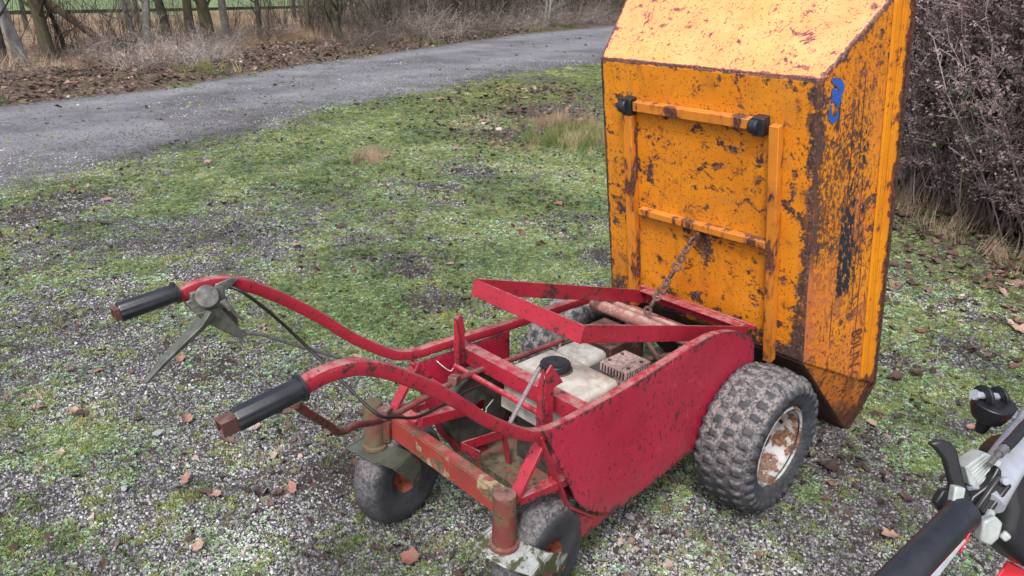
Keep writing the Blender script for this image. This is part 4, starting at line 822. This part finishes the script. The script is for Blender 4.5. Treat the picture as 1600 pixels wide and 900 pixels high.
# ============================================================ handlebar of a second machine, bottom right corner
mow = thing('small_machine', 'partly visible machine with black handlebar grip and silver tube at the lower right corner', 'garden machine', (-.55, -1.55, 0))
def M3(name, mb, mat, **k): return mb.build(name, mat, mow, **k)
gd = (Vector((-.999,-1.068,.924))-Vector((-1.164,-1.06,.929))).normalized()
g0 = Vector((-1.20,-1.060,.928)); g1 = Vector((-1.003,-1.068,.926))
b = MB(); b.lathe_dir([(0,0),(0,.013),(.004,.0150),(.19,.0150),(.194,.0168),(.199,.0168),(.2,.013)], g0, g1-g0, 32); M3('handlebar_grip', b, BLACKRUB)
def slab(mb, pts, th, dr=None):
    n_ = (Vector(dr) if dr else fw)*th; k = len(pts); P_ = [Vector(p) for p in pts]
    mb.add(P_+[p+n_ for p in P_], [tuple(range(k)), tuple(range(2*k-1, k-1, -1))]+[(q, q+k, (q+1) % k+k, (q+1) % k) for q in range(k)]); return mb
b = MB(); b.sweep(smoothpts([(-.962,-1.0745,.925),(-.925,-1.0730,.930),(-.8908,-1.0727,.936),(-.8207,-1.0739,.943),(-.72,-1.08,.945),(-.60,-1.13,.88),(-.53,-1.30,.55),(-.50,-1.40,.30)], 8), [(.019*math.cos(2*PI*q/20), .012*math.sin(2*PI*q/20)) for q in range(20)]); M3('handlebar_tube', b, SILVER)
b = slab(MB(), [(-.9914,-1.0240,.9789),(-.9838,-1.0295,.9820),(-.9763,-1.0371,.9810),(-.9727,-1.0445,.9736),(-.9738,-1.0496,.9625),(-.9752,-1.0580,.9452),(-.9733,-1.0693,.9279),(-.9733,-1.0770,.9140),(-.9825,-1.0704,.9103),(-.9850,-1.0617,.9218),(-.9870,-1.0544,.9316),(-.9851,-1.0465,.9490),(-.9847,-1.0382,.9646),(-.9879,-1.0304,.9732)], .009); M3('throttle_lever', b, BLACKPL, bevel=.0025)
b = slab(MB(), [(-.9971,-1.0429,.9218),(-.9878,-1.0447,.9342),(-.9804,-1.0516,.9344),(-.9789,-1.0595,.9227),(-.9830,-1.0605,.9139),(-.9932,-1.0549,.9067)], .010); M3('lever_stop', b, BLACKPL, bevel=.002)
b = slab(MB(), [(-1.0116,-1.0609,.9316),(-1.0034,-1.0569,.9526),(-.9962,-1.0645,.9510),(-1.0053,-1.0686,.9283)], .010); M3('white_tab', b, WHITEPL, bevel=.0015)
b = slab(MB(), [(-.9817,-1.0656,.9201),(-.9732,-1.0672,.9319),(-.9589,-1.0746,.9426),(-.9476,-1.0759,.9597),(-.9459,-1.0797,.9557),(-.9482,-1.0824,.9469),(-.9456,-1.0880,.9412),(-.9563,-1.0860,.9265),(-.9719,-1.0802,.9105),(-.9780,-1.0777,.9046),(-.9834,-1.0695,.9103)], .030); b.bar((-.972,-1.079,.916), (-.944,-1.086,.944), .010, .006); b.bar((-.976,-1.074,.921), (-.948,-1.080,.950), .006, .010); M3('lever_mount', b, BLACKPL, bevel=.002)
b = slab(MB(), [(-.9616,-1.0521,.9521),(-.9431,-1.0618,.9660),(-.9329,-1.0761,.9574),(-.9549,-1.0706,.9300),(-.9625,-1.0600,.9363)], .022)
A0, A1, A2 = Vector((-.9616,-1.0521,.9521)), Vector((-.9431,-1.0618,.9660)), Vector((-.9549,-1.0706,.9300))
for q in range(7):
    t_ = .06+q*.115; b.bar(A0.lerp(A2, t_)-fw*.0008, (A1+(A2-A0)*t_*.75)-fw*.0008, .0016, .0016, fw)
M3('switch_block', b, WHITEPL, bevel=.0012)
for q_ in (Vector((-.9535,-1.0862,.9500))-fw*.001, Vector((-.968,-1.084,.921))): M3('mount_screw', MB().lathe_dir([(0,0),(0,.0036),(.0015,.0040),(.004,.0040)], q_, fw, 12), SILVER)
b = slab(MB(), [(-.9987,-1.0881,.9043),(-.9919,-1.0848,.9219),(-.9820,-1.0911,.9271),(-.9784,-1.0982,.9205),(-.9847,-1.0998,.9068),(-.9923,-1.0965,.8999)], .012); b.tube([(-.9859,-1.0857,.9169),(-.9700,-1.0850,.9230)], .004, 10); b.box((-.9765,-1.1020,.9070), (.008,.008,.008), rot=(.5,.3,.2)); M3('white_knob', b, WHITEPL, bevel=.002)
b = slab(MB(), [(-1.0584,-1.0671,.8809),(-1.0413,-1.0729,.8995),(-1.0235,-1.0796,.9175),(-1.0235,-1.0814,.9142),(-1.0398,-1.0767,.8951),(-1.0535,-1.0725,.8794)], .004); M3('brake_strip', b, SILVER, bevel=.001)
b = slab(MB(), [(-1.0212,-1.0794,.8950),(-1.0112,-1.0789,.9131),(-1.0064,-1.0808,.9177),(-1.0112,-1.0807,.9097)], .004); M3('red_clip', b, MOWRED, bevel=.001)
b = MB(); b.tube(smoothpts([(-.9560,-1.0700,.962),(-.9400,-1.0708,.9650),(-.9330,-1.0714,.9656)], 4), .0030, 8); b.tube([(-.9345,-1.0712,.9655),(-.9227,-1.0726,.9676)], .0050, 8); M3('cable_ferrule', b, GREYMET)
b = MB(); b.tube(smoothpts([(-.9227,-1.0726,.9676),(-.8978,-1.0737,.9678),(-.8574,-1.0746,.9681),(-.78,-1.08,.96),(-.66,-1.12,.90)], 5), .0056, 10); M3('control_cable', b, BLACKPL)
cc_ = Vector((-.7907,-1.0277,.9388))
b = MB(); b.lathe_dir([(-.012,.0),(-.012,.017),(.0,.022),(.012,.023),(.013,.018),(.006,.0)], cc_, (-.1,-.15,1), 28); b.lathe_dir([(-.034,0),(-.034,.006),(-.012,.010),(-.012,0)], cc_, (-.1,-.15,1), 12); M3('clamp_cup', b, BLACKPL, bevel=.001)
b = MB(); L0 = Vector((-.8001,-1.0174,.9550)); L1 = Vector((-.7744,-1.0300,.9489)); ax_ = (L1-L0).normalized(); pr = ax_.cross(Vector((0,0,1))).normalized()
for q in (.08, .92):
    p_ = L0.lerp(L1, q); b.sweep([p_+pr*.011*math.cos(a)+Vector((0,0,1))*(.014*math.sin(a)-.004) for a in np.linspace(0, PI, 12)], [(-.004,-.0022),(.004,-.0022),(.004,.0022),(-.004,.0022)], upv=tuple(ax_))
M3('clamp_loops', b, BLACKPL, bevel=.0005)
b = MB(); b.tube([L0-ax_*.012+Vector((0,0,.002)), L1+ax_*.006+Vector((0,0,.002))], .0042, 8); b.tube([L0+Vector((0,0,-.008)), L1+Vector((0,0,-.008))], .0036, 8); b.lathe_dir([(0,0),(0,.0062),(.005,.0062),(.005,0)], L0-ax_*.014+Vector((0,0,.002)), ax_, 6); M3('clamp_bolt', b, SILVER)
b = slab(MB(), [(-.8013,-1.0401,.9385),(-.7844,-1.0462,.9429),(-.7650,-1.0632,.9318),(-.7764,-1.0708,.9255),(-.7967,-1.0552,.9326)], .005); b.lathe_dir([(0,0),(0,.009),(.004,.009),(.005,0)], (-.784,-1.052,.937), (0,0,1), 16); M3('clamp_plate', b, SILVER, bevel=.001)
b = slab(MB(), [(-.7880,-1.0675,.9117),(-.8029,-1.0623,.8958),(-.8147,-1.0626,.8753),(-.8206,-1.0683,.8548),(-.8224,-1.0760,.8379),(-.8295,-1.0776,.8228),(-.8329,-1.0850,.8038),(-.8279,-1.0972,.7904),(-.8184,-1.1142,.7757),(-.7821,-1.1509,.7711),(-.70,-1.18,.80),(-.70,-1.13,.905),(-.7446,-1.1070,.9140)], .07); M3('black_shroud', b, BLACKPL, bevel=.016, smooth=60).modifiers['b'].segments = 5
b = slab(MB(), [(-.7834,-1.0768,.7154),(-.7735,-1.0799,.7266),(-.7623,-1.0814,.7430),(-.7493,-1.1004,.7308),(-.7289,-1.1254,.7203),(-.7347,-1.1322,.6982),(-.7882,-1.0825,.6970)], .03, (.3,-.2,-1)); M3('red_cover', b, MOWRED, bevel=.006)
b = MB(); b.box((-.42,-1.50,.24), (.55,.42,.20)); b.box((-.42,-1.42,.45),(.26,.24,.24)); M3('red_housing', b, MOWRED, bevel=.04)
b = MB(); b.bar((-.50,-1.28,.66),(-.44,-1.40,.50), .06, .05); M3('column', b, BLACKPL, bevel=.005)
for wx, wy in ((-.62,-1.74),(-.22,-1.74),(-.62,-1.26),(-.22,-1.26)):
    b = MB(); b.lathe([(-.03,.05),(-.035,.09),(-.02,.11),(.02,.11),(.035,.09),(.03,.05),(.03,0),(-.03,0),(-.03,.05)], (wx,wy,.108), k=32); M3('wheel', b, BLACKRUB)

# ============================================================ single leaves and stones one can point at
LP = [(-1.148,1.709),(-1.268,1.412),(-.874,.937),(-1.025,1.133),(-1.132,.701),(-.847,.088),(-.899,.189),(-1.114,.677),(-.942,.551),(1.23,-.382),(.722,-.417),(.954,-.664),(1.647,-.624),(2.091,3.022),(2.085,2.527),(1.878,4.232),(.595,1.766),(2.74,.081),(2.047,.048),(2.184,-.233),(2.404,-.085),(2.733,-.243),(3.028,-.093),(.186,-.714),(.282,-.496),(.394,-.677),(-.339,1.158),(-.869,1.605),(2.26,.287),(1.908,2.228),(1.52,1.798),(-1.242,.496),(-1.157,.804),(-.988,.572),(-1.284,1.443),(-1.376,1.552),(1.906,.006),(1.651,-.251),(.529,-.443),(.12,2.55),(.8,3.3),(-.3,2.2),(1.6,1.0),(2.6,1.2),(1.7,-.05),(2.25,-.40),(1.35,.25),(2.0,-.55)]
LM = []
for i, cc in enumerate([((.33,.18,.14),(.22,.10,.08)),((.10,.05,.045),(.06,.035,.03)),((.42,.28,.23),(.27,.16,.12)),((.045,.032,.035),(.09,.06,.055)),((.25,.11,.085),(.16,.07,.055))]): LM.append(plain('leaf surface '+'abcde'[i], cc[0], cc[1], .55, 25, .4, .002, dust=tuple(x*.5 for x in cc[0]), damt=.5))
protos = {}
for i, (lx, ly) in enumerate(LP):
    v_, m_ = i % 6, (0,1,2,0,1,4,3,2)[i % 8]
    if (v_, m_) not in protos:
        o = dead_leaf_mesh(v_, None, 1.0).build('fallen_leaf', LM[m_], smooth=60); protos[(v_, m_)] = o
    else: o = protos[(v_, m_)].copy(); COL.objects.link(o)
    s_ = random.uniform(.045, .075)*(1.25 if lx > 1.2 else 1); hz = float(height(np.array([lx]), np.array([ly]))[0])
    o.scale = (s_,)*3; o.location = (lx, ly, hz+.012); o.rotation_euler = (random.uniform(-.25,.25), random.uniform(-.25,.25), random.uniform(0, 6.28))
    tag(o, 'dry brown fallen leaf lying flat on the mossy gravel', 'leaf', 'fallen leaves on the gravel')
STONE = plain('pale stone', (.36,.37,.40), (.24,.24,.26), .7, 30, .6, .003)
SL = ['flat pale blue grey stone on the gravel, left of the black near grip', 'rounded pale grey stone on the gravel at the lower left', 'grey pitted stone just below the near handle grip', 'pale stone on the gravel under the red caster beam', 'small white stone beside the end of the near grip', 'pale stone on the moss below the red side panel', 'small grey stone on the gravel below the red side panel']
for i, (lx, ly, s_) in enumerate([(-1.125,1.123,.048),(-1.301,.89,.042),(-.886,.958,.055),(-.538,.296,.03),(-.963,.959,.022),(-.341,-.277,.034),(-.291,-.181,.036)]):
    o = bpy.data.objects.new('stone', pebs.objects[i].data.copy()); o.data.materials.clear(); o.data.materials.append(STONE); COL.objects.link(o)
    o.scale = (s_, s_*.8, s_*.55); o.location = (lx, ly, s_*.1+.002); o.rotation_euler = (0, 0, i*1.3); tag(o, SL[i], 'stone')

# ============================================================ vegetation
def bark(name, a, b_, g_=None):
    t = NT(name); n = t.noise(14, 6, .7, t.scale(t.coord(), (1,1,.35)), dist=.4); c = t.mix(t.step(n, .35, .65), a, b_)
    c = t.mix(t.math('MULTIPLY', t.step(t.noise(5, 5, .65), .48, .62), .7), c, g_ or (.09,.11,.05)); t.bump(n, .8, .01); return t.set(c, .85, spec=.2)
BARKS = [bark('pale lichen bark', (.34,.33,.33), (.18,.175,.17), (.25,.26,.22)), bark('brown mossy bark', (.10,.085,.06), (.055,.045,.035), (.08,.10,.035)), bark('dark bark', (.065,.055,.05), (.03,.027,.025)), bark('grey bark', (.20,.19,.185), (.10,.095,.09))]
def growtree(seed, x, y, r, h, lean, mat, nlimb=9, low=.3):
    R_ = random.Random(seed); z0 = float(height(np.array([x]), np.array([y]))[0])-.05; root = Vector((x, y, z0))
    pts = [Vector((0,0,0))]; d = Vector((lean[0], lean[1], 1)).normalized(); n = 9
    for i in range(n): d = (d+Vector((R_.gauss(0,.07), R_.gauss(0,.07), .03))).normalized(); pts.append(pts[-1]+d*h/n)
    tr = MB(); tr.tube(smoothpts(pts, 3), r, 10, radii=[(1.25-.25*min(1, i/2.5))*(1-.8*i/(n*3)) for i in range(n*3+1)]); cr = MB()
    for j in range(nlimb):
        i = R_.uniform(low/h*n, n-.3); k = int(i); p = pts[k].lerp(pts[min(k+1, n)], i-k); a = R_.random()*2*PI; d2 = Vector((math.cos(a), math.sin(a), R_.uniform(.25, 1.3))).normalized()
        L = R_.uniform(.5, 1.5)*(1-.3*i/n)*min(1, h/3); rr = r*R_.uniform(.18, .38)*(1-.5*i/n)
        q = [p]
        for _ in range(6): d2 = (d2+Vector((R_.gauss(0,.2), R_.gauss(0,.2), .10))).normalized(); q.append(q[-1]+d2*L/6)
        cr.tube(q, rr, 5, radii=[1-.85*m/6 for m in range(7)])
        for _ in range(7):
            m = R_.randint(1, 6); s = q[m]; d3 = (d2+Vector((R_.gauss(0,.7), R_.gauss(0,.7), R_.gauss(.1,.5)))).normalized(); tw = [s]
            for _ in range(4): d3 = (d3+Vector((R_.gauss(0,.25), R_.gauss(0,.25), R_.gauss(0,.2)))).normalized(); tw.append(tw[-1]+d3*R_.uniform(.06, .16))
            cr.tube(tw, max(.003, rr*.3), 3, radii=[1,.8,.6,.45,.3])
    o = thing('bare_tree', None, 'tree', tuple(root), 'bare trees along the far side of the track')
    a_ = tr.build('trunk', mat, None, smooth=60); a_.parent = o; b_ = cr.build('branches', mat, None, smooth=60); b_.parent = o; return o
TR = [ # x, y, radius, height, lean, bark, label
 (1.05,13.3,.115,4.8,(-.10,.02),0,'pale grey lichen covered trunk leaning slightly, second trunk from the left edge'),
 (1.60,14.0,.13,5,(-.04,.05),1,'thick mossy brown trunk standing just right of the pale leaning trunk'),
 (.75,13.1,.10,4.2,(-.03,0),2,'dark slim trunk at the left edge of the photo'),
 (1.95,14.3,.05,4,(-.05,0),2,'thin dark stem close beside the thick mossy brown trunk'),
 (3.39,15.2,.075,4.5,(-.12,0),3,'thin pale grey trunk leaning left, over the bramble heap'),
 (3.45,14.7,.10,4.6,(-.02,0),3,'straight grey trunk behind the bramble heap'),
 (4.46,16.4,.12,5,(-.16,.0),2,'dark trunk leaning left, first of the leaning pair behind the bramble heap'),
 (5.17,16.9,.13,5,(-.12,.0),1,'mossy trunk leaning left, second of the leaning pair'),
 (4.80,15.0,.16,5.2,(-.03,0),1,'thickest dark brown trunk, centre of the trees beyond the track'),
 (5.35,15.4,.11,4.8,(0,0),3,'grey upright trunk right of the thickest brown trunk'),
 (7.4,18.2,.08,4.5,(.12,0),2,'dark crooked tree leaning right in front of the pale blue water'),
 (8.5,17.6,.10,4.6,(.05,0),1,'mossy forked tree at the right end of the water'),
 (8.8,17.1,.11,4.8,(-.05,0),1,'mossy trunk second from the right end of the trunks'),
 (8.3,15.8,.12,4.8,(.0,0),2,'dark trunk among the brambles nearest the track edge'),
 (8.6,15.2,.09,4.4,(.08,0),2,'dark slanting trunk in the brambles beside the dark track edge trunk'),
 (10.6,16.6,.07,4.2,(-.05,0),3,'grey slim tree rising from the tangle at mid distance'),
 (13.8,18.4,.09,4.6,(.1,0),1,'mossy tree in the thicket right of the slim grey tree'),
 (14.9,17.9,.08,4.2,(.15,0),2,'dark fallen looking tree low in the thicket'),
 (17.9,18.2,.05,3.6,(-.2,0),0,'pale many stemmed bush at the far bend of the track'),
 (18.2,18.4,.05,3.6,(.15,0),0,'pale slanting stem beside the many stemmed bush at the bend'),
 (16.0,18.6,.09,4.5,(0,0),2,'dark upright tree behind the far bend of the track')]
for i, (x, y, r, h, ln, bk, lb) in enumerate(TR): growtree(50+i, x, y, r*.85, h, ln, BARKS[bk], 20)['label'] = lb
# brambles and thickets
TW = rnd_mat('twig bark', [(0,(.035,.028,.024)),(.35,(.10,.08,.07)),(.6,(.23,.185,.17)),(.8,(.43,.37,.34)),(1,(.64,.58,.55))], .8, .25)
def bramble(i):
    R_ = random.Random(700+i); mb = MB()
    for _ in range(16):
        p = Vector((R_.gauss(0,.25), R_.gauss(0,.25), 0)); a = R_.random()*2*PI; d = Vector((math.cos(a)*.6, math.sin(a)*.6, R_.uniform(.5, 1.6))).normalized(); q = [p]; L = R_.uniform(.7, 1.5)
        for k in range(9): d = (d+Vector((R_.gauss(0,.12), R_.gauss(0,.12), -.13))).normalized(); q.append(q[-1]+d*L/9)
        mb.tube(q, R_.uniform(.0035,.007), 3, radii=[1-.07*k for k in range(10)])
        for _ in range(4):
            s = q[R_.randint(2, 8)]; d3 = (d+Vector((R_.gauss(0,.8), R_.gauss(0,.8), R_.gauss(.2,.6)))).normalized(); mb.tube([s, s+d3*.12, s+d3*.2+Vector((R_.gauss(0,.04), R_.gauss(0,.04), R_.gauss(0,.04)))], .003, 3)
    return mb.build('bramble', TW, smooth=0)
brcol = templ_col('bramble_kinds', [bramble(i) for i in range(6)])
def thick(i):
    R_ = random.Random(800+i); mb = MB()
    for _ in range(7):
        p = Vector((R_.gauss(0,.12), R_.gauss(0,.12), 0)); d = Vector((R_.gauss(0,.25), R_.gauss(0,.25), 1)).normalized(); q = [p]; L = R_.uniform(1.3, 2.2)
        for k in range(8): d = (d+Vector((R_.gauss(0,.11), R_.gauss(0,.11), .05))).normalized(); q.append(q[-1]+d*L/8)
        mb.tube(q, R_.uniform(.006,.012), 4, radii=[1-.09*k for k in range(9)])
        for _ in range(12):
            s = q[R_.randint(1, 8)]; d3 = (d+Vector((R_.gauss(0,.7), R_.gauss(0,.7), R_.gauss(.2,.4)))).normalized(); w_ = [s]
            for _ in range(3): d3 = (d3+Vector((R_.gauss(0,.3), R_.gauss(0,.3), R_.gauss(0,.3)))).normalized(); w_.append(w_[-1]+d3*R_.uniform(.06,.16))
            mb.tube(w_, .0035, 3, radii=[1,.8,.6,.4])
    return mb.build('thicket', TW, smooth=0)
thcol = templ_col('thicket_kinds', [thick(i) for i in range(6)])
def strip(name, n, x0, x1, d0, d1, smin, smax, nv, col, flat, dens=None, bias=0.):
    xx = x0+rng.random(n)*(x1-x0); dd = d0+rng.random(n)*(d1-d0); yy = yfar(xx)+dd; keep = np.ones(n, bool) if dens is None else rng.random(n) < dens(xx, yy)
    xx, yy = xx[keep], yy[keep]; m = len(xx); tint = np.clip(rng.random(m)*.7+.3*fbm(xx, yy, .8)+bias, 0, 1)
    o = scatter(name, np.stack([xx, yy, height(xx, yy)-.02], -1), np.stack([(rng.random(m)-.5)*flat, (rng.random(m)-.5)*flat, rng.random(m)*2*PI], -1), smin+(smax-smin)*rng.random(m), rng.integers(0, nv, m), tint, col); return tag(o, kind='stuff')
strip('brambles', 120, -3, 2.2, 1.6, 6.0, .25, .5, 6, brcol, .5, lambda x, y: .5+0*x)
strip('brambles', 330, 2.0, 6.0, .9, 4.6, .28, .55, 6, brcol, .5, lambda x, y: sst(fbm(x, y, .7), .38, .58), .15)
strip('brambles', 330, 5.5, 10, .6, 4.8, .3, .6, 6, brcol, .5, lambda x, y: sst(fbm(x, y, .7), .35, .6))
strip('brambles', 900, 9.5, 26, .5, 4.8, .35, .85, 6, brcol, .5)
strip('thicket', 80, -3, 10, 3.0, 8, .45, .85, 6, thcol, .25, None, -.30)
strip('thicket', 560, 9.5, 34, 1.6, 7.5, .7, 1.25, 6, thcol, .3, None, -.22)
# scrub bank on the right
SEED = rnd_mat('seed head scrub', [(0,(.12,.085,.088)),(.35,(.23,.17,.172)),(.65,(.34,.265,.265)),(.85,(.48,.40,.40)),(1,(.66,.60,.60))], .85, .2)
def sprig(i):
    R_ = random.Random(900+i); mb = MB()
    d = Vector((R_.gauss(0,.12), R_.gauss(0,.12), 1)); q = [Vector((0,0,0))]
    for k in range(8): d = (d+Vector((R_.gauss(0,.1), R_.gauss(0,.1), .0))).normalized(); q.append(q[-1]+d*.125)
    mb.tube(q, .0045, 3, radii=[1-.08*k for k in range(9)])
    for _ in range(22):
        m = R_.randint(2, 8); s = q[m]; d3 = Vector((R_.gauss(0,1), R_.gauss(0,1), R_.uniform(.3,1.4))).normalized(); L = R_.uniform(.06, .2); e = s+d3*L
        mb.tube([s, s+d3*L*.5+Vector((R_.gauss(0,.01),R_.gauss(0,.01),0)), e], .0022, 3)
        for _ in range(12):
            p = s+d3*L*R_.uniform(.2, 1.15)+Vector((R_.gauss(0,.012), R_.gauss(0,.012), R_.gauss(0,.012))); leafquad(mb, p, Vector((R_.gauss(0,1), R_.gauss(0,1), R_.gauss(.2,.8))), Vector((R_.gauss(0,1), R_.gauss(0,1), .2)), R_.uniform(.012,.027), R_.uniform(.006,.013))
    return mb.build('sprig', SEED, smooth=0)
spcol = templ_col('sprig_kinds', [sprig(i) for i in range(7)])
n = 10500; dv = HB-HA; Lh = np.hypot(*dv); dv = dv/Lh; nv_ = np.array((dv[1], -dv[0])); tt = rng.random(n)*Lh*1.25-.3; dd = rng.random(n)**1.1*2.0; px = HA[0]+dv[0]*tt+nv_[0]*dd; py = HA[1]+dv[1]*tt+nv_[1]*dd; wob = (fbm(px, py, 1.2)-.5)*.8; px += nv_[0]*wob; py += nv_[1]*wob
hz = .75+.9*rng.random(n)+.35*np.minimum(dd, 1.5); pz = np.zeros(n); lay = rng.random(n) < .55; pz[lay] = rng.random(lay.sum())*1.1
tag(scatter('scrub', np.stack([px, py, pz-.03], -1), np.stack([(rng.random(n)-.5)*.45, (rng.random(n)-.5)*.45, rng.random(n)*6.28], -1), hz*.85, rng.integers(0, 7, n), np.clip(rng.random(n)*.75+.25*fbm(px, py, 2.5)+.12*(pz > .6), 0, 1), spcol), kind='stuff')
n = 46; tt = rng.random(n)*Lh*1.2-.2; dd = .5+rng.random(n)*1.6; px = HA[0]+dv[0]*tt+nv_[0]*dd; py = HA[1]+dv[1]*tt+nv_[1]*dd
tag(scatter('thicket', np.stack([px, py, 0*px-.03], -1), np.stack([(rng.random(n)-.5)*.5, (rng.random(n)-.5)*.5, rng.random(n)*6.28], -1), .9+.5*rng.random(n), rng.integers(0, 6, n), rng.random(n)*.5, thcol), kind='stuff')
n = 240; tt = rng.random(n)*Lh*1.1-.2; dd = -.30+rng.random(n)*.75; px = HA[0]+dv[0]*tt+nv_[0]*dd; py = HA[1]+dv[1]*tt+nv_[1]*dd
tag(scatter('dry_grass', np.stack([px, py, 0*px-.01], -1), np.stack([(rng.random(n)-.5)*.8, (rng.random(n)-.5)*.8, rng.random(n)*6.28], -1), .08+.17*rng.random(n), rng.integers(0, 4, n), rng.random(n)*.9, drycol), kind='stuff')
# ivy shoot in the scrub
iv = MB(); R_ = random.Random(5); IVY = plain('ivy leaf green', (.05,.13,.045), (.09,.19,.07), .45, 40, .2)
base = Vector((HA[0]+dv[0]*1.25-nv_[0]*.28, HA[1]+dv[1]*1.25-nv_[1]*.28, 0)); q = [base+Vector((dv[0]*.1*k*.4, dv[1]*.1*k*.4, .15*k)) for k in range(7)]; st = MB().tube(q, .004, 5)
for _ in range(46):
    p = q[R_.randint(4, 6)]+Vector((R_.gauss(0,.10), R_.gauss(0,.10), R_.gauss(0,.06))); leafquad(iv, p, Vector((R_.gauss(0,1), R_.gauss(0,1), R_.gauss(0,.4))), Vector((R_.gauss(0,.5), R_.gauss(0,.5), 1)), .03, .026, .4)
ivy = thing('green_shoot', 'small green leafy shoot growing up in the brown scrub on the right', 'plant', tuple(base))
a = st.build('stem', BARKS[1], ivy); a = iv.build('leaves', IVY, ivy, smooth=0)
# stay post and post-and-rail fence, water beyond
WOOD = bark('weathered wood', (.16,.11,.08), (.09,.065,.05), (.14,.13,.10)); DKW = bark('dark fence wood', (.06,.05,.045), (.035,.03,.028))
b = MB().tube([(2.95,14.2,-.05),(1.75,14.9,1.15)], .065, 8); tag(b.build('stay_post', WOOD, None, smooth=60), 'brown wooden stay post leaning diagonally between the trunks at the left', 'post')
fen = thing('rail_fence', 'dark post and rail fence crossing the field behind the bare trees', 'fence', (6, 22, 0))
fx = [(-3,20.5),(0,21.3),(3,22.2),(6,23),(9,24),(12,25),(15,26)]
for (x0, y0) in fx: MB().box((x0, y0, .55), (.10,.10,1.25)).build('post', DKW, fen, bevel=.01)
for (a0, a1) in zip(fx[:-1], fx[1:]):
    for z_ in (.55, .95): MB().bar((*a0, z_), (*a1, z_), .04, .09).build('rail', DKW, fen, bevel=.005)
pond = gridmesh('pond', *np.meshgrid(np.linspace(15.5,24.5,20), np.linspace(37,52,20), indexing='ij'), np.full((20,20), .06), plain('pond water', (.30,.36,.46), (.34,.40,.5), .12, 3, .1), {}); tag(pond, kind='structure')
